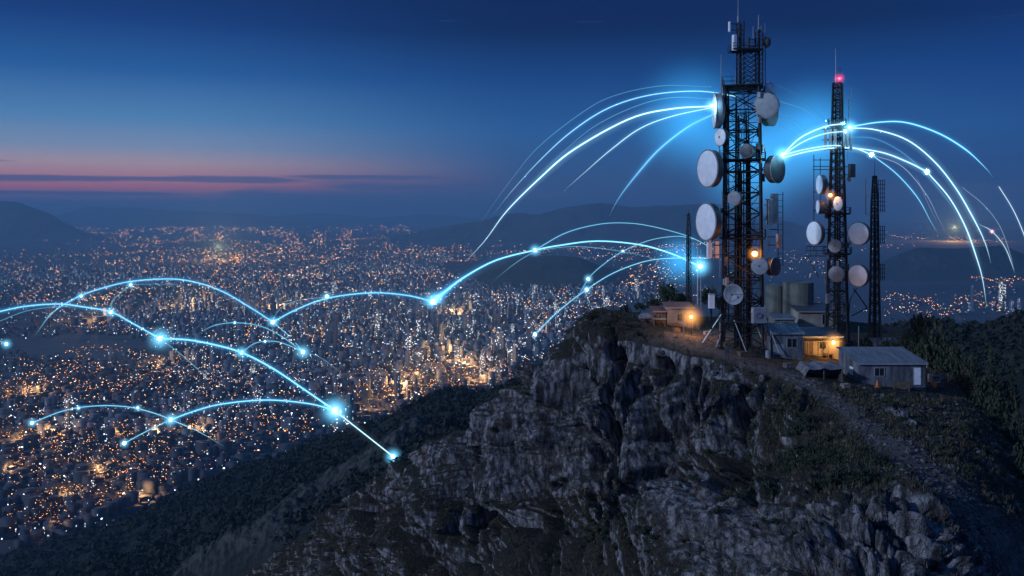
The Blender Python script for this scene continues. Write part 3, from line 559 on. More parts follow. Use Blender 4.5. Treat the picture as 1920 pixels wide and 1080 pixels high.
# pools of sodium light over the brightest streets
for (px, py, pw_) in [(825,675,9),(860,690,4),(750,735,7),(740,755,5),(785,715,4),(900,720,6),(880,700,4),(690,775,3),(60,745,4),(300,690,3),(100,830,4),(40,835,4),(290,832,4),(190,895,3.5),(130,950,2.5),(100,1005,3),(360,825,3.5),(270,940,2.5),(1000,635,3),(410,488,14),(640,640,3),(175,600,5),(350,585,6),(520,590,5),(930,640,4),(850,600,5),(20,900,3),(220,830,3),(1790,452,16),(1780,520,9)]:
    x, y = gp(px, py); ld = bpy.data.lights.new('street_glow', 'POINT'); ld.energy = pw_*75000*(y/2000)**2; ld.color = (1, .50, .18); ld.shadow_soft_size = 4
    o = bpy.data.objects.new('street_glow', ld); COL.objects.link(o); o.location = (x, y, 30*(y/2000))

# ------------------------------------------------------------------ masts
D0 = 109.0; S0 = D0/F                                            # distance of the big mast, metres per frame pixel there
def lattice(name, label, cx, d, prof, base_py, rot, leg_r=.11, br=.045, bay=1.5, inner=True, mat='steel', group=None, nleg=4, cat='mast'):
    """square lattice mast: prof = [(frame row, half diagonal in px)] from foot to top"""
    s = d/F; base = P(cx, base_py, d); root = empty(name, base); tag(root, label, cat, group)
    hs = [((base_py-py)*s, w*s) for py, w in prof]
    Hs = [h for h, _ in hs]; ws = [w for _, w in hs]
    def cor(k, h): r_ = np.interp(h, Hs, ws); a = rot+2*math.pi*k/nleg; return Vector((math.cos(a)*r_, math.sin(a)*r_, h))
    for k in range(nleg):
        b = MB()
        for (h0, w0), (h1, w1) in zip(hs[:-1], hs[1:]): b.tube(cor(k, h0+.001), cor(k, h1), leg_r, 6)
        b.box(cor(k, 0)+Vector((0, 0, .1)), (.7, .7, .5)); b.build('leg', M[mat], root)
    br_ = MB(); h = 0; i = 0
    while h < Hs[-1]-.2:
        w = np.interp(h, Hs, ws); h2 = min(Hs[-1], h+max(.8, w*bay))
        for k in range(nleg):
            a, b_, c_, e = cor(k, h), cor((k+1) % nleg, h), cor((k+1) % nleg, h2), cor(k, h2)
            br_.tube(a, c_, br, 4); br_.tube(b_, e, br, 4); br_.tube(e, c_, br*1.15, 4)
            mda = (a+c_)/2
            if w > 1.5: br_.tube(mda, (e+c_)/2, br*.7, 4); br_.tube((a+e)/2, (a+e)/2*.0+mda, br*.7, 4)
        if i % 2 and inner: br_.tube(cor(0, h2), cor(2 % nleg, h2), br, 4); br_.tube(cor(1, h2), cor(3 % nleg, h2), br, 4)
        h = h2; i += 1
    br_.build('bracing', M[mat], root)
    return root, cor, Hs, ws
def ladder(root, x, y, z0, z1, w=.4, cage=False, ang=0, mat='steel'):
    b = MB(); co, si = math.cos(ang), math.sin(ang)
    for s_ in (-w/2, w/2): b.tube((x+s_*co, y+s_*si, z0), (x+s_*co, y+s_*si, z1), .035, 4)
    z = z0
    while z < z1: b.tube((x-w/2*co, y-w/2*si, z), (x+w/2*co, y+w/2*si, z), .02, 4); z += .35
    if cage:
        z = z0
        while z < z1:
            p = [(x+.45*math.cos(a)*1.0, y-.4+.45*math.sin(a), z) for a in np.linspace(0, 2*math.pi, 9)]
            for q_, r_ in zip(p[:-1], p[1:]): b.tube(q_, r_, .02, 4)
            z += .9
        for a in np.linspace(0, 2*math.pi, 7)[:-1]: b.tube((x+.45*math.cos(a), y-.4+.45*math.sin(a), z0), (x+.45*math.cos(a), y-.4+.45*math.sin(a), z1), .02, 4)
    b.build('ladder', M[mat], root)
def deck(root, z, w, t=.12, rail=1.0, name='platform', rot=.35, mat='steel'):
    b = MB(); co, si = math.cos(rot), math.sin(rot)
    b.box((0, 0, z), (w, w, t), rot)
    for k in range(5): b.box((0, 0, z-.12), (w*.98, .1, .14), rot+k*.6)
    b.build(name, M[mat], root)
    b = MB(); c_ = [(a*w/2*co-e*w/2*si, a*w/2*si+e*w/2*co) for a, e in ((-1,-1),(1,-1),(1,1),(-1,1))]
    for i in range(4):
        (x0, y0), (x1, y1) = c_[i], c_[(i+1) % 4]
        for hh in (rail*.5, rail): b.tube((x0, y0, z+hh), (x1, y1, z+hh), .025, 4)
        for f in np.linspace(0, 1, 5)[:-1]: b.tube((x0+(x1-x0)*f, y0+(y1-y0)*f, z), (x0+(x1-x0)*f, y0+(y1-y0)*f, z+rail), .025, 4)
    b.build('railing', M[mat], root)
MG = 'lattice masts on the rock'
# the big mast: three stacked stages
BP = 652
big, cor, Hs, ws = lattice('lattice_mast', 'largest black steel lattice mast crowded with dishes, its top leaving the frame', 1393, D0, [(BP, 53), (600, 50), (450, 47), (300, 45), (165, 42)], BP, R(-62), .16, .062, .85, True, 'steel', MG)
zz = lambda py: (BP-py)*S0; xx = lambda px: (px-1393)*S0
for py in (163, 300, 446): deck(big, zz(py), 5.2 if py > 163 else 4.6, rot=R(-17))
deck(big, zz(600), 5.4, rot=R(-17))
ladder(big, .3, -.4, 0, zz(165), .5); ladder(big, -1.0, -1.6, zz(600), zz(230), .4)
# inner cable trunks and second stage frame
b = MB()
for k in range(18):
    x0 = random.uniform(-1.1, 1.1); y0 = random.uniform(-.6, .6); b.tube((x0, y0, .1), (x0*.8, y0*.8, zz(random.uniform(170, 330))), random.uniform(.05, .12), 5)
b.build('cable_run', M['steel'], big)
b = MB()
for k in range(70):                                              # loose feeders and jumpers
    z0 = random.uniform(zz(600), zz(180)); a = random.uniform(0, 6.28); r_ = random.uniform(1, 2.6); p0 = Vector((r_*math.cos(a), r_*math.sin(a), z0)); p2 = Vector((random.uniform(-.6, .6), random.uniform(-.6, .6), z0-random.uniform(.5, 3)))
    mid = (p0+p2)/2+Vector((random.uniform(-.5, .5), random.uniform(-.5, .5), -random.uniform(.3, 1)))
    b.path([p0, p0*.6+mid*.4+Vector((0, 0, -.2)), mid, p2*.6+mid*.4, p2], .035, 4)
b.build('feeder_cable', M['steel'], big)
b = MB()                                                         # outer side frame on the west face
for px in (1352, 1362):
    b.tube((xx(px), -1.2, zz(600)), (xx(px), -1.2, zz(162)), .07, 5)
for py in range(170, 600, 17): b.tube((xx(1352), -1.2, zz(py)), (xx(1362), -1.2, zz(py)), .04, 4); b.tube((xx(1352), -1.2, zz(py)), (xx(1362), -1.2, zz(py+17)), .03, 4)
for py in (163, 230, 300, 372, 446, 520, 590): b.tube((xx(1350), -1.2, zz(py)), (xx(1395), -1.6, zz(py)), .07, 4)
b.build('side_frame', M['steel'], big)
b = MB()
for sx, sy in ((-3.9, -1.8), (3.4, -2.4), (-2.6, 3.0), (-5.2, .8)): b.tube((sx*.45, sy*.45, 4.2), (sx, sy, -.3), .09, 5)
for sx in (-1.6, .8, 2.2): b.tube((sx, -2.2, 3.6), (sx+1.3, -3.0, -.2), .07, 5)
b.build('stay', M['galv'], big)
# slimmer top stage with its two spires
b = MB(); cxs = [1386, 1428]
for px, top in ((1384, 42), (1392, 42), (1419, 58), (1427, 62)):
    for y_ in (-.7, .7): b.tube((xx(px), y_, zz(165)), (xx(px), y_, zz(top if px < 1400 else top)), .085, 5)
py = 165
while py > 48:
    for (a, c_, lim) in ((1384, 1392, 44), (1419, 1427, 60)):
        if py-9 > lim:
            for y_ in (-.7, .7): b.tube((xx(a), y_, zz(py)), (xx(c_), y_, zz(py-9)), .04, 4); b.tube((xx(a), y_, zz(py)), (xx(c_), y_, zz(py)), .04, 4)
            b.tube((xx(a), -.7, zz(py)), (xx(a), .7, zz(py-9)), .04, 4)
    if py > 96: b.tube((xx(1392), -.7, zz(py)), (xx(1419), -.7, zz(py-18)), .045, 4); b.tube((xx(1419), -.7, zz(py)), (xx(1392), -.7, zz(py-18)), .045, 4); b.tube((xx(1392), .7, zz(py)), (xx(1419), .7, zz(py-9)), .04, 4)
    py -= 9
for y_ in (-.7, .7): b.tube((xx(1384), y_, zz(95)), (xx(1428), y_, zz(95)), .1, 5)
b.build('top_stage', M['steel'], big)
deck(big, zz(95), 3.0, rail=.7, name='top_platform', rot=0)
b = MB(); b.tube((xx(1384), 0, zz(42)), (xx(1384), 0, zz(30)), .12, 6); b.tube((xx(1384), 0, zz(30)), (xx(1384), 0, zz(-14)), .05, 5, .02); b.build('whip_antenna', M['galv'], big)
for px, p0, p1, r_ in ((1421, 56, 29, .09), (1433, 98, 44, .05), (1411, 72, 50, .07), (1351, 200, 103, .08), (1426, 60, 48, .05), (1378, 165, 132, .04)):
    b = MB(); b.tube((xx(px), -.3, zz(p0)), (xx(px), -.3, zz(p1)), r_, 6, r_*.5)
    if px != 1351: b.tube((xx(px), -.3, zz(p0-2)), (xx(1424 if px > 1400 else 1386), -.3, zz(p0-2)), .04, 4)
    else: b.tube((xx(1351), -.3, zz(163)), (xx(1384), -.3, zz(163)), .08, 5); b.tube((xx(1351), -.3, zz(150)), (xx(1354), -.3, zz(150)), .1, 5)
    b.build('whip_antenna', M['galv'], big)
b = MB(); b.sphere((xx(1421), -.4, zz(60)), .28, 10); b.sphere((xx(1437), -.2, zz(80)), .5, 12, sq=1.4); b.build('radome_ball', M['dark'], big, smooth=True)
b = MB()                                                         # pipes of the east side
for px, p0, p1 in ((1466, 500, 360), (1457, 500, 372), (1433, 160, 70)): b.tube((xx(px), -.4, zz(p0)), (xx(px), -.4, zz(p1)), .05, 5)
for py in range(365, 500, 11): b.tube((xx(1457), -.4, zz(py)), (xx(1466), -.4, zz(py)), .03, 4)
for py in (375, 430, 490): b.tube((xx(1440), -.4, zz(py)), (xx(1457), -.4, zz(py)), .06, 4)
b.build('outrigger', M['steel'], big)
for k in range(20):                                              # radio units and stub aerials clamped to the legs
    py = random.uniform(180, 590); a = R(-62)+random.randrange(4)*math.pi/2+random.uniform(-.2, .2); r_ = 2.75+random.uniform(-.1, .35); z = zz(py)
    b = MB().box((math.cos(a)*r_, math.sin(a)*r_, z), (random.uniform(.3, .55), random.uniform(.25, .4), random.uniform(.5, 1.1)), a); b.tube((math.cos(a)*r_, math.sin(a)*r_, z), (math.cos(a)*2.4, math.sin(a)*2.4, z), .05, 5); b.build('radio_unit', M[random.choice(['grey', 'dark', 'galv', 'dark'])], big)
for k in range(14):
    py = random.uniform(110, 560); sx = random.choice((-1, 1)); x = xx(1393)+sx*(2.9 if py > 165 else 1.7)+random.uniform(-.2, .4); z = zz(py); b = MB().tube((x, -.5, z-.3), (x, -.5, z+random.uniform(1.2, 2.6)), .035, 5); b.tube((x, -.5, z), (x*.7, -.4, z), .03, 4); b.build('stub_aerial', M['galv'], big)
# second mast
D2 = 121.0; B2 = 645
sec, cor2, _, _ = lattice('lattice_mast', 'slim black lattice mast with a red beacon, between the big mast and the short one', 1570, D2, [(B2, 28), (560, 24), (400, 19), (285, 15), (238, 13), (156, 10)], B2, R(20), .12, .05, .95, True, 'steel', MG)
s2 = D2/F; z2 = lambda py: (B2-py)*s2; x2 = lambda px: (px-1570)*s2
for py, w in ((235, 2.2), (400, 3.2), (475, 3.4)): deck(sec, z2(py), w, rot=R(65), rail=.8)
ladder(sec, .1, -.3, 0, z2(160), .4, True)
b = MB()
for k in range(8): x0 = random.uniform(-.5, .5); b.tube((x0, random.uniform(-.4, .4), 0), (x0*.6, 0, z2(random.uniform(170, 300))), .07, 5)
b.build('cable_run', M['steel'], sec)
b = MB(); b.tube((x2(1567), 0, z2(158)), (x2(1567), 0, z2(93)), .07, 5, .03); b.sphere((x2(1567), 0, z2(93)), .1, 8); b.build('whip_antenna', M['galv'], sec)
b = MB(); b.tube((x2(1590), -.2, z2(240)), (x2(1590), -.2, z2(189)), .07, 5, .04); b.sphere((x2(1590), -.2, z2(189)), .1, 8); b.tube((x2(1572), -.2, z2(236)), (x2(1590), -.2, z2(236)), .06, 5); b.build('whip_antenna', M['galv'], sec)
b = MB(); b.tube((x2(1575), 0, z2(158)), (x2(1575), 0, z2(126)), .035, 5); b.build('beacon_pole', M['steel'], sec)
b = MB()                                                         # thin side pole with cross arms
b.tube((x2(1526), 0, z2(470)), (x2(1526), 0, z2(290)), .06, 5); b.tube((x2(1538), 0, z2(400)), (x2(1538), 0, z2(296)), .05, 5)
for py in (300, 312, 318, 360, 395, 430): b.tube((x2(1524), 0, z2(py)), (x2(1560), 0, z2(py)), .05, 4)
for py in (462, 470, 480): b.tube((x2(1512), 0, z2(py)), (x2(1550), 0, z2(py)), .05, 4)
for px in (1512, 1520, 1530): b.tube((x2(px), 0, z2(462)), (x2(px), 0, z2(482)), .04, 4)
b.tube((x2(1515), 0, z2(482)), (x2(1535), 0, z2(520)), .05, 4)
b.build('side_arm', M['steel'], sec)
b = MB()
for px in (1545, 1553, 1561, 1577, 1584, 1592):                      # ring of sector panels round the collar
    b.box((x2(px), -.75-.3*math.cos((px-1570)/12), z2(260)), (.34, .16, 3.3 if px in (1545, 1592) else 2.4))
b.build('sector_panel', M['grey'], sec)
b = MB()
for py in (242, 262, 280): 
    for px0, px1 in ((1544, 1593),): b.tube((x2(px0), -.6, z2(py)), (x2(px1), -.6, z2(py)), .05, 4); b.tube((x2(px0), .6, z2(py)), (x2(px1), .6, z2(py)), .05, 4)
b.build('collar_ring', M['steel'], sec)
b = MB(); b.path([(x2(1586), -.2, z2(640)), (x2(1592), -.4, z2(560)), (x2(1604), -.5, z2(540))], .07, 5)
b.tube((x2(1595), -1, z2(540)), (x2(1618), -1.5, z2(575)), .08, 4); b.tube((x2(1618), -1.5, z2(575)), (x2(1590), -1.3, z2(590)), .08, 4); b.build('brace_arm', M['steel'], sec)
for k in range(12):
    py = random.uniform(290, 600); a = random.uniform(0, 6.28); r_ = 1.5; z = z2(py); b = MB().box((math.cos(a)*r_, math.sin(a)*r_, z), (.4, .35, random.uniform(.5, 1.0)), a); b.tube((math.cos(a)*r_, math.sin(a)*r_, z), (math.cos(a)*.9, math.sin(a)*.9, z), .05, 5); b.build('radio_unit', M[random.choice(['grey', 'dark', 'dark'])], sec)
for k in range(8):
    py = random.uniform(180, 500); sx = random.choice((-1, 1)); x = sx*random.uniform(1.2, 1.9); z = z2(py); b = MB().tube((x, -.4, z-.3), (x, -.4, z+random.uniform(1, 2)), .03, 5); b.tube((x, -.4, z), (x*.5, -.3, z), .03, 4); b.build('stub_aerial', M['galv'], sec)
# third mast
D3 = 122.0; B3 = 650; s3 = D3/F; z3 = lambda py: (B3-py)*s3; x3 = lambda px: (px-1640)*s3
thi, _, _, _ = lattice('lattice_mast', 'shortest black lattice mast with caged ladders, beside the corrugated hut', 1640, D3, [(B3, 15), (560, 11), (384, 8), (330, 4)], B3, R(30), .10, .04, 1.5, True, 'steel', MG)
ladder(thi, .05, 0, 0, z3(390), .35)
b = MB(); b.tube((0, 0, 0), (0, 0, z3(350)), .28, 6, .12); b.tube((0, 0, z3(350)), (0, 0, z3(303)), .06, 5, .02); b.build('core_pole', M['steel'], thi)
b = MB()
for (p0, p1) in ((338, 398), (424, 456), (496, 526)):
    for px in (1650, 1657): b.tube((x3(px), -.2, z3(p0)), (x3(px), -.2, z3(p1)), .045, 4); b.tube((x3(px), .4, z3(p0)), (x3(px), .4, z3(p1)), .045, 4)
    for py in range(p0, p1+1, 8):
        b.tube((x3(1642), -.1, z3(py)), (x3(1659), -.2, z3(py)), .035, 4); b.tube((x3(1650), -.2, z3(py)), (x3(1650), .4, z3(py)), .03, 4); b.tube((x3(1657), -.2, z3(py)), (x3(1657), .4, z3(py)), .03, 4)
b.build('antenna_cage', M['steel'], thi)
b = MB(); b.tube((x3(1622), -.2, z3(402)), (x3(1622), -.2, z3(336)), .07, 5); b.tube((x3(1622), -.2, z3(402)), (x3(1636), -.2, z3(402)), .06, 5); b.tube((x3(1622), -.2, z3(368)), (x3(1634), -.2, z3(366)), .03, 4); b.build('whip_antenna', M['galv'], thi)
# small masts west of the big one
D4 = 124.0; s4 = D4/F
wm, _, _, _ = lattice('lattice_mast', 'thin three-legged lattice mast standing alone west of the big mast', 1291, D4, [(575, 5.5), (430, 4.5), (400, 2)], 575, R(10), .05, .03, 2.2, False, 'steel', MG, 3)
b = MB(); b.tube((0, 0, 0), (0, 0, (575-440)*s4), .13, 5); b.tube((0, 0, (575-400)*s4), (0, 0, (575-393)*s4), .03, 4); b.tube((-.5, 0, (575-402)*s4), (.3, 0, (575-408)*s4), .03, 4); b.build('core_pole', M['steel'], wm)
pr = empty('antenna_pole', P(1308, 578, 122)); tag(pr, 'thin bare pole between the small lattice mast and the big mast', 'pole')
b = MB(); b.tube((0, 0, 0), (0, 0, 9.0), .09, 6, .05); b.build('pole', M['galv'], pr); 
for z in (2.2, 4.5, 7.3): MB().tube((-.4, 0, z), (.4, 0, z), .03, 4).build('cross_arm', M['steel'], pr)
pr = empty('antenna_pole', P(1314, 578, 124)); tag(pr, 'thinner pole topped by the cyan glow, close to the big mast', 'pole')
b = MB(); b.tube((0, 0, 0), (0, 0, 8.2), .05, 6, .04); b.build('pole', M['galv'], pr); b = MB(); b.tube((-.3, 0, 6), (.3, 0, 6), .03, 4); b.tube((-.2, 0, 4), (.3, 0, 4), .03, 4); b.build('cross_arm', M['steel'], pr)

# ------------------------------------------------------------------ dishes and boxes on the masts
def dish(label, px, py, d, h_px, ang, depth, side, mast_px, kind='drum', face='white', shroud='dark', group='dish antennas on the big mast', tilt=0, feed=None):
    """ang: degrees the face is turned from the viewer, side -1 = towards the city (west), +1 = east"""
    d += 4 if 'big' in group else 9
    s = d/F; r_ = h_px*s/2; c_ = P(px, py, d); base = math.atan2((px-960)/F, 1)       # direction of view in plan
    a = math.pi+base                                                                  # azimuth (from +y clockwise) pointing back at viewer
    a = a - side*-1*R(ang)*-1 if False else a + (-side)*-R(ang)*-1
    dr = Vector((math.sin(a), math.cos(a), math.tan(R(tilt)))).normalized()
    root = empty('dish_antenna', c_-dr*depth); tag(root, label, 'dish antenna', group)
    q = dr; o = Vector((0, 0, 0))
    if kind == 'drum':
        MB().lathe([(.001, depth+r_*.10), (r_*.45, depth+r_*.085), (r_*.8, depth+r_*.045), (r_*.965, depth+.01), (r_*.965, depth-.02), (.001, depth-.02)], o, q, 40).build('radome', M[face], root, smooth=False)
        MB().lathe([(r_*.97, depth), (r_, depth), (r_, depth*.35), (r_*.78, depth*.1), (r_*.3, -depth*.12), (.001, -depth*.14)], o, q, 40).build('shroud', M[shroud], root)
        MB().lathe([(r_*1.0, depth*.93), (r_*1.035, depth*.93), (r_*1.035, depth*.99), (r_*1.0, depth*.99)], o, q, 40).build('rim', M['grey'], root)
    else:
        prof = [(r_*k, depth*(.12+.88*k*k)) for k in np.linspace(0.001, 1, 9)]; MB().lathe(prof+[(r_*1.03, depth*1.0)]+[(r_*k*1.02, depth*(.05+.90*k*k)) for k in np.linspace(1, .001, 9)], o, q, 40).build('reflector', M[face], root, smooth=True)
        b = MB(); u = q.orthogonal().normalized(); w = q.cross(u); f_ = q*depth*1.9
        for k in range(3): e = (u*math.cos(2.1*k+.4)+w*math.sin(2.1*k+.4))*r_*.9+q*depth*.9; b.tube(e, f_, .03, 4)
        b.tube(f_-q*.15, f_+q*.1, .12, 8); b.build('feed', M['dark'], root)
    if feed: MB().lathe([(.001, depth+r_*.1+.05), (r_*.12, depth+r_*.1+.04), (r_*.12, depth)], o, q, 14).build('feed_cap', M['dark'], root)
    # bracket back to the mast
    tx = (mast_px-960)/F*d-(c_-dr*depth).x; b = MB(); back = -q*depth*.12
    b.tube(back, (tx*.6, .2, back.z), .08, 6); b.tube((tx*.6, .2, back.z-.0), (tx, .4, back.z), .07, 6); b.tube(back+Vector((0, 0, r_*.45)), (tx*.6, .2, back.z), .045, 5); b.tube(back-Vector((0, 0, r_*.45)), (tx*.6, .2, back.z), .045, 5)
    b.tube(back-Vector((0, 0, r_*.5)), back+Vector((0, 0, r_*.5)), .07, 6); b.build('bracket', M['steel'], root); return root
G2 = 'dish antennas on the slim mast'
dish('large white dish, upper one of the two biggest on the west side', 1326, 316, 103, 70, 57, 1.25, -1, 1365)
dish('large white dish directly below the other biggest dish', 1323, 416, 103, 70, 58, 1.25, -1, 1365)
dish('small white dish above the upper large white dish', 1350, 257, 103, 33, 52, .8, -1, 1372, feed=True)
dish('tall thin-looking white dish almost edge on, where the bright arcs meet the mast', 1339, 208, 104, 66, 83, 1.1, -1, 1375, shroud='grey')
dish('round blue-grey dish facing the viewer near the top of the big mast', 1436, 198, 102, 47, 20, .8, -1, 1420, face='grey')
dish('large dark dish turned away east behind the round grey dish', 1448, 205, 104, 62, 68, 1.3, 1, 1415, face='grey', shroud='dark')
dish('small pale cyan-lit dish above the round grey dish', 1444, 170, 104, 30, 55, .4, 1, 1425, kind='drum')
dish('dark hollow dish on the east side under the glowing node', 1459, 317, 103, 52, 60, 1.3, 1, 1425, face='dark', shroud='dark')
dish('dark drum dish on the upper platform of the big mast', 1399, 283, 102, 26, 25, 1.3, -1, 1400, face='dark', feed=True)
dish('dark grey dish between the two large white dishes, close to the mast', 1376, 372, 102, 27, 30, 1.0, -1, 1393, face='grey')
dish('open bluish dish low on the big mast above the orange-lit yard', 1375, 552, 101, 38, 22, .55, -1, 1393, kind='open', face='grey')
dish('blunt grey drum under the orange lamp of the big mast', 1424, 499, 101, 31, 12, 1.0, -1, 1425, face='grey', feed=True)
dish('dark dish facing east beside the blunt grey drum', 1455, 500, 103, 34, 58, 1.3, 1, 1430, face='dark')
dish('narrow white dish high on the slim mast facing west', 1536, 346, 110, 36, 70, .9, -1, 1560, group=G2)
dish('small white oval dish under the orange lamp of the slim mast', 1571, 382, 109, 27, 50, .5, -1, 1572, group=G2, feed=True)
dish('horn-shaped dish below the narrow white dish of the slim mast', 1533, 388, 111, 26, 76, 1.0, -1, 1560, group=G2)
dish('cyan-tinted white dish on the west side of the slim mast', 1526, 437, 110, 44, 52, .9, -1, 1556, group=G2)
dish('white dish between the slim mast and the shortest mast, upper of two', 1609, 438, 108, 43, 32, .9, -1, 1634, group=G2)
dish('white dish between the slim mast and the shortest mast, lower of two', 1608, 517, 108, 41, 35, .9, -1, 1634, group=G2)
dish('dull grey dish at the centre of the slim mast', 1565, 461, 109, 25, 20, .5, -1, 1568, face='grey', group=G2, feed=True)
dish('dull grey-blue dish low on the slim mast', 1568, 514, 109, 29, 18, .6, -1, 1570, face='grey', group=G2)
def panel(label, px, py, d, wpx, hpx, mast_px, mat='white', dep=.35, name='panel_antenna', group='panel antennas on the masts', rz=.3):
    d += 9 if d > 105 else 4
    s = d/F; root = empty(name, P(px, py+hpx/2, d)); tag(root, label, 'panel antenna', group); h = hpx*s; w = wpx*s
    me = MB().box((0, 0, h/2), (w, dep, h), rz).build('panel_body', M[mat], root)
    bv = me.modifiers.new('bevel', 'BEVEL'); bv.width = .04; bv.segments = 2
    b = MB(); dx = (mast_px-px)*s
    for z in (.2, .8): b.tube((0, .1, h*z), (dx, .3, h*z), .05, 5)
    b.build('bracket', M['steel'], root); return root
panel('small upright panel at the very top, west of the spire', 1368, 50, 104, 3.5, 19, 1386)
panel('short white double panel just under the top spire', 1377, 80, 104, 7, 29, 1388, dep=.5)
panel('long grey panel on the east side of the big mast', 1452, 391, 104, 13, 56, 1436, 'grey', .5)
panel('short grey panel beside the long grey panel', 1443, 398, 103, 10, 46, 1434, 'grey', .5)
panel('white slotted panel west of the big mast, below the lower large dish', 1330, 469, 103, 9, 30, 1352, 'white', .4)
panel('second slotted panel close to the big mast, below the lower large dish', 1343, 468, 103.5, 9, 32, 1358, 'white', .4)
panel('blue-lit box panel far out on the east outrigger', 1460, 452, 104, 8, 26, 1440, 'grey', .5)
panel('dark box high on the east side of the slim mast', 1597, 320, 111, 12, 25, 1578, 'dark', .5)
panel('grey panel at the foot of the slim mast, east of the storage tanks', 1552, 560, 110, 7, 18, 1565, 'grey', .4)
panel('upright grey panel between the top spires', 1404, 80, 104, 3, 20, 1418, 'rust', .3)
cb_ = empty('equipment_box', P(1423, 606, 105)); tag(cb_, 'square pale blue equipment box on a bracket low on the big mast', 'equipment box')
e = MB().box((0, 0, .9), (1.65, .7, 1.85), .12).build('box_body', M['grey'], cb_); e.modifiers.new('bevel', 'BEVEL').width = .06
MB().lathe([(.3, .05), (.34, .05), (.34, -.1), (.001, -.1)], (-.05, -.36, .9), (0, -1, 0), 8).build('round_vent', M['dark_hole'], cb_); MB().tube((0, .3, .9), (0, 1.6, .9), .08).build('bracket', M['steel'], cb_)
cb_ = empty('equipment_cabinet', P(1334, 578, 107)); tag(cb_, 'small white upright cabinet on the foot of the big mast beside the open dish', 'equipment cabinet')
e = MB().box((0, 0, .8), (.65, .5, 1.6)).build('cabinet_body', M['white'], cb_); MB().box((0, 0, 1.66), (.75, .6, .08)).build('lid', M['grey'], cb_); MB().tube((0, 0, 0), (0, 0, -2.5), .1).build('post', M['steel'], cb_)

# ------------------------------------------------------------------ lamps
_gm = {}
def glowmat(col, k, r_, pw=2.2):
    """painted glow round a light: the ball itself emits, falling off from its centre"""
    key = (tuple(col), round(k, 4), round(r_, 3), pw)
    if key in _gm: return _gm[key]
    m = newmat('painted_glow'); tcn = N.new('ShaderNodeTexCoord'); ln = N.new('ShaderNodeVectorMath'); ln.operation = 'LENGTH'; L.new(tcn.outputs['Object'], ln.inputs[0])
    f_ = mth('SUBTRACT', 1, mth('DIVIDE', ln.outputs['Value'], r_), clamp=True); e = N.new('ShaderNodeEmission'); e.inputs[0].default_value = (*col, 1)
    L.new(mth('MULTIPLY', mth('POWER', f_, pw), k/r_), e.inputs[1]); out(None, e.outputs[0]); m.cycles.emission_sampling = 'NONE'; m.cycles.volume_step_rate = .5; _gm[key] = m; return m
def glow_ball(parent, name, r_, col, k, off=(0, 0, 0), pw=2.2):
    o = MB().sphere((0, 0, 0), r_, 20).build(name, glowmat(col, k, r_, pw), parent, True); o.location = off; return o
def lamp(label, px, py, d, col, power, r_=.16, name='flood_lamp', cat='lamp', post=0, arm=(0, 0), glow=(.35, .8, 1.7), gk=.30):
    p = P(px, py, d); root = empty(name, p+Vector((0, 0, -post))); tag(root, label, cat)
    MB().sphere((0, 0, post), r_, 12).build('bulb', emis('lit_bulb', tuple(min(1, c*1.0) for c in col), 14), root, True)
    b = MB(); b.lathe([(r_*1.3, r_*1.1), (r_*.5, r_*2.0), (.001, r_*2.1)], (0, 0, post), (0, 0, 1), 10); b.build('lamp_housing', M['dark'], root)
    b = MB(); b.tube((0, .0, 0 if post else 0), (0, 0, post+r_*2) if post else (arm[0], arm[1], .1), .05, 5)
    if post: b.tube((0, 0, 0), (0, 0, -.8), .07, 5)
    b.build('lamp_post' if post else 'lamp_arm', M['steel'], root)
    glow_ball(root, 'lamp_glow', glow[-1]*1.15, col, gk*9, (0, 0, post), 3.2)  # soft glow round the bulb, put in as a self-emitting ball
    ld = bpy.data.lights.new('lamp_light', 'POINT'); ld.energy = power; ld.color = col; ld.shadow_soft_size = .25; o = bpy.data.objects.new('lamp_light', ld); COL.objects.link(o); o.parent = root; o.location = (0, -.6, post)
OR = (1, .42, .10)
lamp('bright orange yard lamp on a post beside the small western hut', 1296, 594, 114.0, OR, 650, .20, 'yard_lamp', post=2.3, glow=(.4, .9, 1.9), gk=.42)
lamp('orange lamp on the porch of the lit hut', 1563, 642, 109.5, (1, .50, .14), 800, .20, 'porch_lamp', arm=(0, 1.8), glow=(.35, .8, 1.5), gk=.36)
lamp('orange work lamp on the middle platform of the big mast', 1415, 476, 106.0, (1, .36, .08), 420, .32, 'work_lamp', arm=(0, 1), glow=(.55, 1.1), gk=.42)
lamp('orange lamp half way up the slim mast', 1557, 366, 119, (1, .36, .08), 130, .22, 'work_lamp', arm=(.5, 1), glow=(.4, .9), gk=.36)
lamp('red warning beacon on top of the slim mast', 1574, 147, 121, (1, .04, .08), 60, .16, 'beacon', 'beacon', arm=(0, .1), glow=(.35, .9), gk=.42)

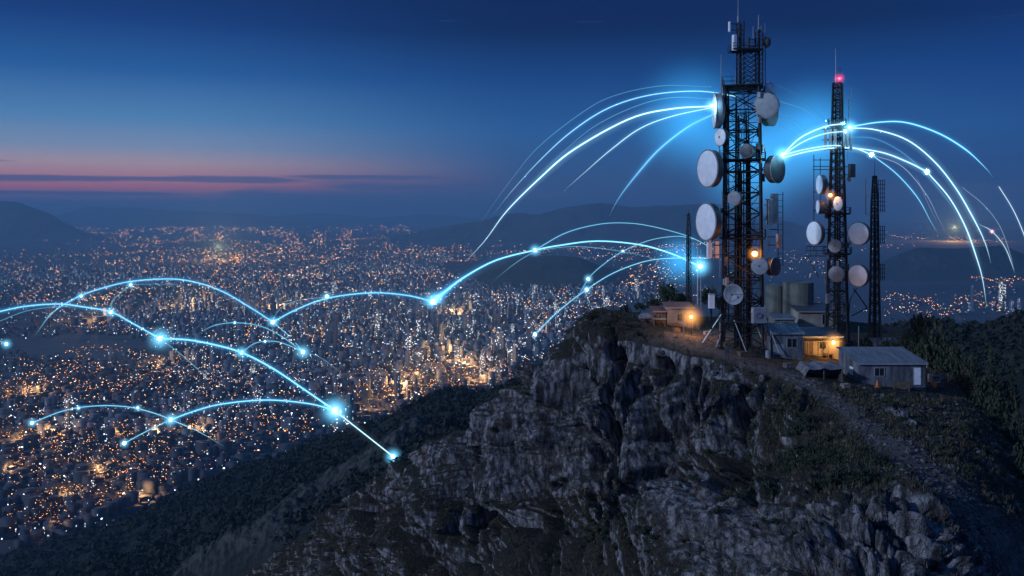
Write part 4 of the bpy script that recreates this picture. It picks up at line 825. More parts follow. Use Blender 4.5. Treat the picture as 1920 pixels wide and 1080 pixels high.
# ------------------------------------------------------------------ light arcs and nodes
ARC = []
def arcline(label, pts, d0, d1, wpx, bright=1.0, taper=(0, 0), col=(.30, .78, 1), glowr=4.0, group='glowing arcs of light', pw=1.0):
    """a curved beam through frame points, its distance running from d0 to d1"""
    fx_ = lambda q_: q_+4 if q_ <= 104 else q_+8 if q_ <= 122 else q_
    d0, d1 = fx_(d0), fx_(d1)
    n = 46; c = crom([(x, y) for x, y in pts], n); u = np.linspace(0, 1, n)
    ln = np.concatenate([[0], np.cumsum(np.hypot(*np.diff(c, axis=0).T))]); f = (ln/ln[-1])**pw; d = d0*(d1/d0)**f if d1/d0 < 3 else 1/((1-f)/d0+f/d1)
    W_ = [P(x, y, dd_) for (x, y), dd_ in zip(c, d)]
    tp = np.minimum(1, np.minimum(f*5+.03 if taper[0] else 9, (1-f)*(2.2 if taper[1] > 1 else 4)+.02 if taper[1] else 9)); rad = .62*wpx/2*d/F*tp
    L3 = sum((W_[i+1]-W_[i]).length for i in range(n-1)); Lp = sum(math.hypot(c[i+1][0]-c[i][0], c[i+1][1]-c[i][1])*(d[i]+d[i+1])/2/F for i in range(n-1)); fore = min(1, Lp/L3)**1.2
    root = empty('light_arc', W_[0]); tag(root, label, 'light arc', group); off = [p-W_[0] for p in W_]
    MB().path(off, rad, 6).build('beam', emis('beam_light', tuple(.12+.88*q_ for q_ in col), 1.2*bright), root, True)
    dm = float(np.median(d))/F*wpx; col2 = (.06, .38, 1) if col[0] < .5 else col
    for k, (rr, st_) in enumerate(((1.0, .10), (2.3, .036), (4.8, .015))):
        MB().path(off, rad*rr*glowr/4*1.9, 8).build('beam_glow', volem('painted_beam_glow', (.08, .52, 1) if k < 2 else col2, 1.5*fore*st_*bright*2.6/(dm*rr)), root, True)  # bloom round the beam, put in as nested shells that emit themselves
    return root
CY = (.16, .74, 1); WH = (.52, .88, 1)
# fan of the big mast
arcline('thin outermost cyan arc over the western fan of the big mast', [(1330,163),(1240,161),(1150,180),(1090,212),(1010,275),(960,335),(920,390),(880,450)], 104, 260, 1.3, .45, (0, 2), (.10,.6,.9), 3)
arcline('bright upper arc leaving the big mast and fading above the hills', [(1382,181),(1310,171),(1220,178),(1140,203),(1070,248),(1010,303),(960,358),(925,402)], 104, 250, 2.6, 1.0, (0, 2))
arcline('faint arc between the two brightest ones of the western fan', [(1340,186),(1260,183),(1190,200),(1110,240),(1040,300),(990,350)], 104, 240, 1.3, .5, (0, 2), (.15,.65,1), 3)
arcline('thickest white arc swooping from the big mast down to the city', [(1338,199),(1260,204),(1180,223),(1075,281),(1010,336),(950,396),(910,450),(872,492)], 103, 320, 4.0, 1.5, (0, 2), WH)
arcline('thin white arc under the thickest one, ending in open sky', [(1338,201),(1260,218),(1200,241),(1145,281),(1100,320),(1058,357)], 103, 220, 2.2, 1.1, (0, 2), WH)
arcline('steep soft arc closest below the big mast, ending above the hills', [(1336,215),(1290,238),(1235,281),(1190,332),(1160,372),(1143,404)], 103, 200, 3.4, .75, (0, 2), CY, 6)
# between the masts
arcline('upper arc from the node by the hollow dish to the slim mast', [(1467,291),(1500,259),(1545,238),(1580,232)], 103, 111, 3.2, 1.3, (0, 0), WH)
arcline('second arc from the node by the hollow dish to the slim mast', [(1467,291),(1506,266),(1545,251),(1585,246)], 103, 111, 2.6, 1.1, (0, 0), WH)
arcline('arc passing the slim mast to the node above the shortest mast', [(1467,291),(1510,280),(1560,273),(1600,277),(1634,290)], 103, 120, 3.0, 1.1, (0, 0), WH)
arcline('low arc from the node by the hollow dish running east to a second node', [(1467,296),(1520,283),(1580,277),(1650,285),(1700,303),(1738,322)], 103, 150, 3.2, 1.2, (0, 0), WH)
arcline('hair-thin arc falling from the round grey dish to the slim mast', [(1462,190),(1510,207),(1548,240)], 104, 110, 1.2, .4, (0, 0), (.1,.6,1), 3)
arcline('faintest straight trace above the hair-thin arc', [(1455,158),(1500,182),(1548,226)], 104, 110, .9, .2, (0, 0), (.1,.5,1), 3)
for k, (a, b_) in enumerate([(212, 256), (222, 268), (236, 284)]):
    arcline(['highest','middle','lowest'][k]+' of three short faint traces between the big and the slim mast', [(1460,a),(1490,a+14),(1522,b_)], 105, 111, 1.0, .3, (0, 1), (.1,.55,1), 3)
# east fan
arcline('highest blue arc on the east side of the slim mast', [(1592,238),(1650,229),(1700,230),(1760,250),(1810,280),(1845,312),(1860,330)], 111, 210, 3.4, 1.2, (0, 1), CY)
arcline('long white arc from the slim mast down to the far eastern valley', [(1592,240),(1640,243),(1700,262),(1750,301),(1790,350),(1820,400),(1845,450),(1858,492)], 111, 300, 3.2, 1.3, (0, 1), WH)
arcline('arc falling from the second eastern node to the valley lights', [(1738,322),(1780,371),(1810,425),(1830,480),(1842,522),(1850,575)], 150, 420, 3.4, 1.2, (0, 2), WH)
arcline('dim blue arc inside the eastern fan', [(1590,257),(1640,260),(1690,285),(1735,325),(1780,380),(1815,430)], 111, 240, 1.6, .4, (0, 2), (.08,.5,1), 5)
arcline('arc dropping from the node above the shortest mast', [(1634,290),(1680,325),(1720,370),(1745,415),(1760,440)], 120, 230, 2.4, .95, (0, 2), CY)
arcline('thin pale arc beside the one dropping from the node above the shortest mast', [(1634,290),(1690,311),(1735,362),(1760,410),(1776,440)], 120, 230, 1.3, .6, (0, 2), (.5,.7,1), 3)
arcline('very faint trace inside the thin pale arc', [(1715,322),(1735,370),(1757,418)], 180, 230, 1.0, .3, (1, 1), (.5,.6,1), 3)
arcline('short pale arc at the far eastern edge of the view', [(1873,350),(1895,385),(1910,415),(1924,450)], 230, 300, 2.0, .9, (0, 0), (.7,.85,1), 3)
arcline('thin pale trace between the long white arc and the edge of the view', [(1804,351),(1845,385),(1875,425),(1895,480),(1903,515)], 200, 340, 1.1, .45, (0, 1), (.5,.7,1), 3)
arcline('short arc landing in the eastern valley through a reddish spark', [(1835,420),(1860,434),(1885,465),(1903,512)], 260, 380, 2.0, .8, (1, 1), (.55,.85,1), 3)
# city arcs
gd = lambda py: CZ*F/(py-HY)
arcline('long bright arc from the node beside the thin masts down to midtown', [(1313,500),(1260,476),(1200,459),(1120,452),(1050,460),(1003,469),(930,488),(870,520),(832,549),(812,566)], 112, gd(566)*.88, 4.4, 1.25, (0, 0), CY, 4)
arcline('thin high arc above the long bright one, rising to the big mast', [(1003,469),(1060,437),(1120,421),(1170,418),(1220,424),(1290,443),(1340,468)], 1500, 110, 1.8, .8, (0, 0), CY, 3)
arcline('faint lower arc crossing the long bright one beside its middle node', [(925,528),(960,498),(1003,473),(1060,463),(1120,465),(1200,478),(1250,494)], 1900, 400, 1.4, .55, (1, 1), CY, 3)
arcline('arc rising from the dim eastern city node to the foot of the big mast', [(1003,627),(1050,581),(1100,543),(1150,512),(1210,490),(1265,484),(1332,484)], gd(627)*.88, 108, 2.3, .95, (0, 0), CY, 3)
arcline('arc through the upper of the twin nodes, joining the thin high arc', [(1076,572),(1103,523),(1135,493),(1170,470),(1220,450),(1270,443),(1300,448)], 1800, 114, 1.7, .8, (1, 0), CY, 3)
arcline('flat arc across midtown into its bright node', [(812,566),(770,555),(710,549),(650,553),(600,563),(550,583),(512,604)], gd(566)*.88, gd(604)*.88, 3.4, 1.15, (0, 0), CY, 4)
arcline('small thin arc inside the western end of the flat midtown arc', [(508,604),(528,577),(560,563),(612,557)], gd(604)*.88, gd(557)*.9, 1.4, .6, (1, 0), CY, 3)
arcline('long high arc over the western city', [(66,628),(100,585),(150,555),(200,538),(250,527),(320,523),(370,530),(420,548),(470,577),(512,604)], gd(628)*.9, gd(604)*.88, 3.2, 1.1, (2, 0), CY, 4)
arcline('faint flat trace just under the top of the long western arc', [(245,534),(300,533),(350,535)], 2600, 2600, 1.3, .4, (0, 1), CY, 3)
arcline('short curl linking the western node up to the long western arc', [(207,585),(213,562),(245,534)], gd(585)*.88, 2600, 1.5, .7, (0, 0), CY, 3)
arcline('short straight arc just east of the end of the long western arc', [(512,604),(545,633),(568,660)], gd(604)*.88, gd(660)*.88, 2.2, .9, (0, 0), CY, 3)
arcline('low dome-shaped arc west of the two small nodes', [(370,627),(400,611),(440,605),(490,612),(530,632),(568,660)], gd(640)*.9, gd(660)*.88, 2.0, .8, (1, 0), CY, 3)
arcline('smallest arc, carrying three sparks between two nodes', [(453,661),(480,643),(515,640),(545,649),(568,660)], gd(661)*.88, gd(661)*.88, 2.0, .85, (0, 0), CY, 3)
arcline('faint tail falling east of the smallest arc', [(568,660),(600,670),(638,698)], gd(660)*.88, gd(700)*.90, 1.3, .45, (0, 1), CY, 3)
arcline('arc entering from the west edge and ending at the big node', [(-25,592),(0,584),(50,574),(110,570),(160,576),(208,585),(250,607),(300,635)], 2900, gd(635)*.88, 3.6, 1.15, (0, 0), CY, 4)
arcline('thin twin trace under the arc entering from the west edge', [(-25,612),(0,602),(50,583),(110,575),(160,577)], 2800, 2500, 1.4, .5, (0, 1), CY, 3)
arcline('thick arc descending from the big western node to the brightest node', [(300,635),(350,637),(400,646),(453,661),(510,690),(570,730),(628,770)], gd(635)*.88, gd(770)*.80, 4.6, 1.25, (0, 0), CY, 4)
arcline('thin straight tail below the big western node', [(300,635),(340,665),(385,705)], gd(635)*.88, gd(705)*.88, 1.5, .6, (0, 1), CY, 3)
dsp = FT.hit(737, 862)*.80
arcline('straight beam from the brightest node to the node on the rocky spur', [(628,770),(680,811),(737,856)], gd(770)*.80, dsp, 3.4, 1.2, (0, 0), WH, 4, pw=.35)
arcline('low arc running west from the brightest node', [(628,770),(580,757),(500,750),(420,757),(370,769),(320,787)], gd(770)*.80, gd(787)*.88, 3.4, 1.15, (0, 0), CY, 4)
arcline('lowest western arc with two sparks on its back', [(60,793),(120,770),(180,761),(240,763),(290,775),(330,791),(370,808),(422,838)], gd(793)*.88, gd(838)*.90, 2.3, .95, (0, 1), CY, 3)
arcline('short straight beam ending at the pale lowest node', [(320,787),(280,806),(233,831)], gd(787)*.88, gd(831)*.88, 2.2, .9, (0, 0), CY, 3)
arcline('stub of beam at the west edge of the view', [(-25,628),(-5,637),(12,645)], gd(645)*.88, gd(645)*.88, 1.8, .8, (0, 0), CY, 3)
def node(label, px, py, d, rpx, gpx, k=1.0, col=(.16, .62, 1), core=(.80, .95, 1), light=0, big=0):
    d = d+4 if d <= 104 else d+8 if d <= 122 else d
    s = d/F; root = empty('light_node', P(px, py, d)); tag(root, label, 'light node', 'glowing nodes of light')
    MB().sphere((0, 0, 0), rpx*s*.75, 12).build('core', emis('node_light', core, 4.0), root, True)
    glow_ball(root, 'glow', gpx*s*.85, col, 4.0*k, (0, 0, 0), 3.4)  # bloom round the core, put in as a self-emitting ball
    if big: glow_ball(root, 'wide_glow', big*s, (.04, .40, .88), 1.35*k, (0, 13*s/.064, 0), 2.0)  # sky glow imitated by an added self-emitting ball set behind the node
    if light:
        ld = bpy.data.lights.new('node_light', 'POINT'); ld.energy = light; ld.color = (.30, .75, 1); ld.shadow_soft_size = .6; o = bpy.data.objects.new('node_light', ld); COL.objects.link(o); o.parent = root; o.location = (0, -.8, 0)
node('node at the edge-on white dish of the big mast', 1334, 198, 102.6, 3.2, 26, 1, light=380, big=150)
node('brilliant node at the rim of the hollow east-facing dish', 1467, 290, 102, 4.2, 32, 1.2, light=420, big=160)
node('node at the collar of the slim mast', 1593, 239, 110.5, 4, 30, 1.2, light=420, big=150)
node('small node in the air above the shortest mast', 1634, 290, 120, 3.5, 16, 1)
node('small node in the air east of the shortest mast', 1738, 322, 150, 3.5, 16, 1)
node('node beside the thin bare poles at the foot of the big mast', 1313, 499, 111, 5.5, 38, 1.3, light=500, big=70)
node('reddish spark over the eastern valley', 1860, 434, 300, 2.2, 10, .8, (1, .3, .35), (1, .7, .8))
node('big node beside the dark knoll', 300, 635, gd(635)*.88, 6.0, 42, 1.3)
node('brightest node near the forest edge', 628, 770, gd(770)*.80, 7.2, 50, 1.5)
node('bright node in midtown', 812, 566, gd(566)*.88, 6.6, 40, 1.4)
node('node on the rocky spur below the forest edge', 737, 856, dsp, 5.0, 30, 1.2)
node('node ending the long western arc', 512, 604, gd(604)*.88, 4.8, 24, 1.1)
node('node between two short arcs', 568, 660, gd(660)*.88, 4.8, 28, 1.1)
node('node on the thick descending arc', 453, 661, gd(661)*.88, 4.0, 24, 1.1)
node('node at the western arc under the short curl', 208, 585, gd(585)*.88, 4.4, 22, 1.1)
node('node where two low arcs cross', 320, 787, gd(787)*.88, 4.6, 26, 1.1)
node('pale node ending the lowest beam', 233, 831, gd(831)*.88, 4.6, 18, .9)
node('small node at the west end of the lowest arc', 60, 793, gd(793)*.88, 3.8, 18, 1)
node('spark on the rising side of the lowest arc', 147, 765, 1700, 2.6, 12, .8)
node('spark on the falling side of the lowest arc', 258, 765, 1700, 2.8, 14, .9)
node('spark on the rising side of the long western arc', 152, 555, 2750, 3.0, 16, .9)
node('spark near the top of the long western arc', 245, 534, 2600, 3.2, 16, .9)
node('hovering node above the flat midtown arc', 613, 556, gd(557)*.9, 4.6, 20, 1)
node('node on the long bright arc above the dark ridge', 1003, 469, 1500, 4.4, 22, 1.1)
node('upper one of the twin nodes near the cliff', 1103, 523, 1500, 4.0, 18, 1)
node('lower one of the twin nodes near the cliff', 1100, 543, 1650, 4.2, 18, 1)
node('tiny spark on the arc above the twin nodes', 1168, 471, 600, 2.4, 10, .7)
node('dim white node at the foot of the steep arc', 1003, 627, gd(627)*.88, 4.4, 14, .8)
node('little node at the west edge of the view', 12, 645, gd(645)*.88, 3.6, 20, 1)
node('spark on the low dome-shaped arc', 440, 605, 2800, 2.4, 10, .7)
node('spark on top of the smallest arc', 497, 640, gd(661)*.88, 2.4, 10, .7)

# ------------------------------------------------------------------ huts and things on the summit
def hut(name, label, x0, x1, base, eave, d, depth, back_py, wall, roof, over=.25, openings=(), cat='hut', found=2.6, side=(), corr=True):
    d = MT.hit((x0+x1)/2, base)-.3
    s = d/F; w = (x1-x0)*s; o = P(x0, base, d); h = (base-eave)*s; root = empty(name, o); tag(root, label, cat)
    hb = (CZ-(back_py-HY)/F*(d+depth))-o.z; b = MB()
    v = [(0,0,-found),(w,0,-found),(w,depth,-found),(0,depth,-found),(0,0,h),(w,0,h),(w,depth,hb),(0,depth,hb)]
    b.add(v, [(0,1,5,4),(1,2,6,5),(2,3,7,6),(3,0,4,7),(0,3,2,1),(4,5,6,7)]); b.build('wall', M[wall], root)
    t_ = .09; sl = (hb-h)/depth; b = MB(); y0, y1 = -over, depth+over; xa, xb = -over, w+over
    v = [(xa,y0,h+sl*y0+.03),(xb,y0,h+sl*y0+.03),(xb,y1,h+sl*y1+.03),(xa,y1,h+sl*y1+.03)]; v += [(x, y, z+t_) for x, y, z in v]
    b.add(v, [(0,3,2,1),(4,5,6,7),(0,1,5,4),(1,2,6,5),(2,3,7,6),(3,0,4,7)])
    if corr:
        n = int((xb-xa)/.32)
        for i in range(n+1): x = xa+(xb-xa)*i/n; b.tube((x, y0, h+sl*y0+.03+t_), (x, y1, h+sl*y1+.03+t_), .035, 4)
    b.build('roof', M[roof], root)
    MB().box((w/2, y0-.02, h+sl*y0+.03), (xb-xa, .05, .16)).build('eave_board', M['grey'], root)
    for kind, a, e, z0, z1 in openings:
        cx = w*(a+e)/2; ww = w*(e-a); zc = h*(z0+z1)/2; hh = h*(z1-z0)
        fr = MB()
        for px_, pz_, sx_, sz_ in ((cx-ww/2, zc, .07, hh+.07), (cx+ww/2, zc, .07, hh+.07), (cx, zc+hh/2, ww, .07), (cx, zc-hh/2, ww, .07)): fr.box((px_, -.035, pz_), (sx_, .07, sz_))
        if kind == 'window':
            f_ = fr.build('window', M['grey'], root); MB().box((cx, -.012, zc), (ww-.07, .02, hh-.07)).build('pane', M['dark_hole'], f_)
            MB().box((cx, -.03, zc), (.04, .03, hh)).build('glazing_bar', M['grey'], f_)
        elif kind == 'door':
            f_ = MB().box((cx, -.03, zc), (ww, .05, hh)).build('door', M['white' if wall == 'wall' else 'wood'], root); fr.build('door_frame', M['grey'], f_); MB().sphere((cx+ww*.35, -.08, zc), .05, 8).build('handle', M['galv'], f_)
        elif kind == 'patch': MB().box((cx, -.025, zc), (ww, .04, hh)).build('wall_sheet', M['galv'], root)
    return root
b5 = hut('corrugated_hut', 'largest low hut with a corrugated roof and a white door, east of the lit hut', 1611, 1735, 724, 682, 93, 6.2, 653, 'wall', 'corr', .22, [('window', .23, .38, .45, .82), ('door', .82, .93, .06, .84)])
s5 = 93/F; MB().box((-.03, 2.2, 1.3), (.06, .9, .9)).build('side_shutter', M['white'], b5)
b_ = MB().box((4.2, -1.0, .35), (1.9, .06, .7)); b_.box((3.4, -1.0, 0), (.1, .1, 1.4)); b_.box((5.0, -1.0, 0), (.1, .1, 1.4)); o = b_.build('hoarding', M['wood'], b5)
b1 = hut('shed', 'small pale blue shed with a tin roof in front of the big mast', 1446, 1505, 671, 625, 97, 3.2, 608, 'wall', 'corr', .2, [('window', .50, .82, .42, .80), ('patch', .05, .42, .12, .55)])
b4 = hut('lit_hut', 'plank hut with its porch flooded by orange light', 1508, 1574, 668, 631, 100.5, 4.0, 616, 'cream', 'dark', .35, [('window', .42, .62, .38, .80), ('door', .12, .26, .05, .85)])
b_ = MB()
for fx in (.02, .34, .66, .98): b_.tube((3.9*fx, -1.1, -1.5), (3.9*fx, -1.1, 1.9), .06, 5)
b_.box((1.95, -.75, 2.05), (4.3, 1.2, .07)); b_.build('porch', M['wood'], b4)
b_ = MB(); 
for z in (.35, .75): b_.box((1.3, -1.12, z-.4), (2.4, .06, .09))
b_.build('porch_rail', M['wood'], b4)
MB().box((2.9, -.35, .35), (1.1, .5, .08)).box((2.5, -.35, 0), (.08, .4, .7)).box((3.3, -.35, 0), (.08, .4, .7)).build('bench', M['wood'], b4)
b2 = hut('upper_hut', 'cream upper hut with a dark doorway behind the lit hut', 1497, 1569, 618, 584, 110, 4.2, 570, 'cream', 'dark', .3, [('window', .62, .76, .28, .86), ('door', .66, .80, -.15, .25), ('patch', .05, .55, .02, .34)], corr=False)
b2b = hut('lean_to', 'small lean-to with a pale roof edge west of the cream upper hut', 1452, 1490, 622, 598, 108, 3.0, 590, 'green', 'corr', .2, [('window', .3, .6, .3, .8)], corr=False)
b6 = hut('outhouse', 'little hut with a light slanting roof just behind the corrugated hut', 1646, 1686, 662, 645, 102, 2.2, 636, 'wall', 'corr', .3, [('window', .3, .5, .3, .7)])
b7 = hut('west_hut', 'pinkish hut lit by the yard lamp at the western end of the summit', 1252, 1299, 612, 577, 106, 3.4, 568, 'cream', 'redroof', .25, [('window', .38, .60, .3, .68), ('door', .72, .9, .02, .7)])
b7b = hut('red_roof_shack', 'low shack with a rusty red roof against the western hut', 1228, 1249, 606, 584, 109, 3.2, 576, 'wood', 'redroof', .3, [('window', .3, .6, .3, .7)])
b7c = hut('red_roof_shack', 'second red-roofed shack behind the western hut, under the thin lattice mast', 1262, 1300, 585, 571, 114, 3, 562, 'wood', 'redroof', .3, [('window', .3, .5, .3, .7)])
def tank(label, px0, px1, top, bottom, d):
    s = d/F; r_ = (px1-px0)/2*s; root = empty('storage_tank', P((px0+px1)/2, bottom, d)); tag(root, label, 'storage tank', 'storage tanks behind the huts'); h = (bottom-top)*s
    pr = [(r_, -2), (r_, 0)]
    for k in range(6): pr += [(r_, h*k/6), (r_*1.012, h*k/6+.03), (r_, h*k/6+.06)]
    MB().lathe(pr+[(r_, h)], (0,0,0), (0,0,1), 36).build('shell', M['green'], root); MB().lathe([(r_*1.04, h), (r_*1.04, h+.08), (.15, h+.42), (.001, h+.44)], (0,0,0), (0,0,1), 36).build('roof', M['green'], root)
    b = MB(); 
    for k in range(20): a = 6.283*k/20; b.tube((math.cos(a)*r_, math.sin(a)*r_, 0), (math.cos(a)*r_, math.sin(a)*r_, h), .03, 4)
    b.build('ribs', M['green'], root)
tank('large olive storage tank behind the cream upper hut', 1469, 1524, 530, 600, 133); tank('darker storage tank partly hidden by the big mast', 1436, 1470, 536, 600, 135)
# tarp shelter
o_ = ground(1545, 712); rt = empty('tarp_shelter', o_); tag(rt, 'ragged grey tarp draped over a dark low shelter between the sheds', 'shelter'); w = 68*o_.y/F
gx, gy = np.meshgrid(np.linspace(-w/2-.2, w/2+.2, 30), np.linspace(-.2, 3.0, 16)); gz = 1.25+.16*fbm(np.stack([gx.ravel()*1.4, gy.ravel()*1.4, gx.ravel()*0], 1), 4, 8).reshape(gx.shape)-.25*np.abs(np.sin(gx*1.7))*.5+gy*.10-np.clip(-gx-w/2+.3, 0, 1)*1.5
h_, w_ = gx.shape; a = np.arange(h_*w_).reshape(h_, w_); o = npmesh('tarp', np.stack([gx, gy, gz], -1).reshape(-1, 3), np.stack([a[:-1,:-1], a[:-1,1:], a[1:,1:], a[1:,:-1]], -1).reshape(-1, 4), M['cloth']); o.parent = rt; sm = o.modifiers.new('thickness', 'SOLIDIFY'); sm.thickness = .03
for x in (-w/2, 0, w/2):
    for y in (0, 2.8): MB().tube((x, y, -.8), (x, y, 1.1), .06, 5).build('post', M['wood'], rt)
MB().box((0, 2.4, .2), (w, .1, 1.9)).box((w/2, 1.4, .2), (.1, 2.4, 1.9)).build('back_sheet', M['dark'], rt)
o_ = ground(1236, 612); rt = empty('work_table', o_); tag(rt, 'pale-topped table standing west of the pinkish hut', 'table'); MB().box((0, 0, 1.0), (1.7, .9, .1)).build('table_top', M['cream'], rt)
for x in (-.7, .7): 
    for y in (-.35, .35): MB().tube((x, y, -.3), (x, y, .95), .05, 5).build('leg', M['wood'], rt)
o_ = ground(1212, 604); rt = empty('covered_cart', o_); tag(rt, 'cart under a pale blue cover at the western cliff edge', 'cart'); b_ = MB(); b_.lathe([(.95,.5),(1.0,.75),(.8,1.05),(.4,1.2),(.001,1.24)], (0,0,0), (0,0,1), 14); c_ = b_.build('cover', M['cloth'], rt, True); c_.scale = (1.1, .7, 1)
MB().box((0, 0, .45), (1.8, .9, .15)).build('bed', M['wood'], rt)
for x in (-.6, .6): MB().lathe([(.001,-.06),(.3,-.06),(.33,0),(.3,.06),(.001,.06)], (x, -.5, .3), (0,1,0), 14).build('wheel', M['dark'], rt)
def small(name, label, cat, px, py, fn, group=None):
    rt = empty(name, ground(px, py)); tag(rt, label, cat, group); fn(rt)
def barrel(mat):
    def f(rt): MB().lathe([(.001,0),(.29,0),(.3,.03),(.3,.28),(.315,.3),(.3,.32),(.3,.58),(.315,.6),(.3,.62),(.3,.86),(.29,.9),(.001,.88)], (0,0,0), (0,0,1), 16).build('drum', M[mat], rt, False); MB().lathe([(.001,.93),(.05,.93),(.05,.87)], (.15,0,0), (0,0,1), 8).build('cap', M['dark'], rt)
    return f
small('oil_drum', 'blue-grey drum at the corner of the small pale shed', 'drum', 1440, 672, barrel('grey'), 'drums around the huts'); small('oil_drum', 'rusty drum under the big mast', 'drum', 1350, 645, barrel('rust'), 'drums around the huts'); small('oil_drum', 'pale drum beside the corrugated hut door', 'drum', 1744, 716, barrel('galv'), 'drums around the huts')
small('oil_drum', 'drum beside the yard lamp of the western hut', 'drum', 1310, 618, barrel('dark'), 'drums around the huts')
def crate(mat, s_):
    def f(rt):
        MB().box((0, 0, s_*.3), (s_, s_*.8, s_*.6), .3).build('box', M[mat], rt); b = MB()
        for z in (.1, .5): b.box((0, 0, s_*z), (s_*1.03, s_*.83, s_*.08), .3)
        b.build('batten', M['wood'], rt)
    return f
for i, (px, py, mt, sz, lb) in enumerate([(1392,668,'wood',.9,'wooden crate right under the big mast'),(1326,628,'grey',.8,'grey crate beside the stays of the big mast'),(1585,728,'cream',.8,'cream crate at the west corner of the corrugated hut'),(1478,690,'wall',.9,'pale crate on the ground in front of the small shed'),(1758,726,'wood',1.0,'wooden crate at the railing east of the corrugated hut'),(1268,622,'wood',.8,'crate in front of the pinkish hut')]):
    small('crate', lb, 'crate', px, py, crate(mt, sz), 'crates around the huts')
def cone(rt): MB().box((0,0,.03), (.5,.5,.05)).build('base', M['orange'], rt); MB().lathe([(.2,.05),(.05,.75),(.001,.77)], (0,0,0), (0,0,1), 12).build('cone_body', M['orange'], rt)
small('marker_cone', 'orange marker cone in front of the corrugated hut', 'cone', 1645, 726, cone)
def railing(label, pts, h=1.0, mat='galv'):
    W_ = [ground(x, y) for x, y in pts]; rt = empty('railing', W_[0]); tag(rt, label, 'railing', 'railings on the summit'); o_ = [p-W_[0] for p in W_]
    for p in o_: MB().tube(p-Vector((0,0,.5)), p+Vector((0,0,h)), .05, 5).build('post', M[mat], rt)
    b = MB()
    for z in (.5, .96):
        for p, q_ in zip(o_[:-1], o_[1:]): b.tube(p+Vector((0,0,h*z)), q_+Vector((0,0,h*z)), .035, 4)
    b.build('rail', M[mat], rt)
railing('pale railing running out east of the corrugated hut', [(1746,722),(1762,720),(1778,716),(1790,712)], 1.1); railing('low wooden railing before the lit hut', [(1506,680),(1522,682),(1540,685),(1558,688),(1576,690)], .7, 'wood'); railing('thin railing along the edge below the small shed', [(1395,682),(1415,686),(1436,690),(1460,694)], .8, 'rust')
def post(label, px, py, h, mat='galv', sign=False):
    rt = empty('signpost' if sign else 'post', ground(px, py)); tag(rt, label, 'sign' if sign else 'post', None if sign else 'bare posts on the summit'); MB().tube((0,0,-.5), (0,0,h), .06, 6).build('pole', M[mat], rt)
    if sign: MB().box((0,-.05,h-.3), (.9,.05,.5)).build('board', M['white'], rt)
    else: MB().sphere((0,0,h), .09, 8).build('cap', M[mat], rt)
post('small blank white board on a post at the eastern railing', 1778, 700, 1.7, sign=True)
for px, py, h, lb in [(1610,655,3.0,'warm-lit post between the lit hut and the shortest mast'),(1738,690,2.0,'post at the back corner of the corrugated hut'),(1480,600,2.4,'post beside the lean-to'),(1350,622,1.4,'short post at the western foot of the big mast'),(1282,632,1.2,'stub post at the cliff path')]: post(lb, px, py, h)

# ------------------------------------------------------------------ person on the path
def person(label, px, py, ht=1.72, rz=2.6):
    o_ = ground(px, py); root = empty('person', o_, rz); tag(root, label, 'person')
    V_ = []; E_ = []; R_ = []
    def v(x, y, z, r_, p=None):
        V_.append((x, y, z)); R_.append(r_); i = len(V_)-1
        if p is not None: E_.append((p, i))
        return i
    pel = v(0, 0, .95, .15); sp_ = v(0, .01, 1.12, .135, pel); ch = v(0, .02, 1.33, .165, sp_); nk = v(0, .01, 1.48, .06, ch); hd = v(0, -.02, 1.60, .095, nk); v(0, -.02, 1.68, .08, hd)
    for s_ in (-1, 1):
        hp = v(.09*s_, 0, .88, .09, pel); kn = v(.11*s_, -.03+.05*s_, .50, .062, hp); an = v(.12*s_, .02+.08*s_, .09, .042, kn); v(.13*s_, -.13+.08*s_, .04, .04, an)
        sh = v(.19*s_, .01, 1.40, .065, ch); el = v(.27*s_, .03, 1.13, .045, sh); wr = v(.27*s_, -.10, .91, .032, el); pm = v(.27*s_, -.13, .84, .034, wr)
        for k in range(4): f1_ = v((.24+.02*k)*s_, -.15, .79, .010, pm); v((.24+.02*k)*s_, -.145, .745-.006*abs(k-1.5), .009, f1_)
        t1 = v(.235*s_, -.165, .83, .011, pm); v(.225*s_, -.18, .79, .010, t1)
    me = bpy.data.meshes.new('body'); me.from_pydata(V_, E_, []); o = bpy.data.objects.new('body', me); COL.objects.link(o); o.parent = root; me.materials.append(M['jacket'])
    sk = o.modifiers.new('skin', 'SKIN'); sv = me.skin_vertices[0].data
    for i, r_ in enumerate(R_): sv[i].radius = (r_, r_); sv[i].use_root = (i == 0)
    o.modifiers.new('sub', 'SUBSURF').levels = 1; o.modifiers['sub'].render_levels = 1
    MB().sphere((0, -.015, 1.655), .108, 14, sq=1.05).build('hair', M['hair'], root, True)
    b = MB(); b.sphere((0, -.085, 1.60), .07, 12, sq=1.2); b.sphere((0, -.16, 1.59), .014, 6); b.build('face', M['skin'], root, True)
    MB().box((0, -.125, 1.66), (.05, .03, .03)).build('head_lamp', emis('head_torch', (.3, .85, 1), 6), root)
person('person in dark clothes with a cyan head lamp on the path', 1363, 674)

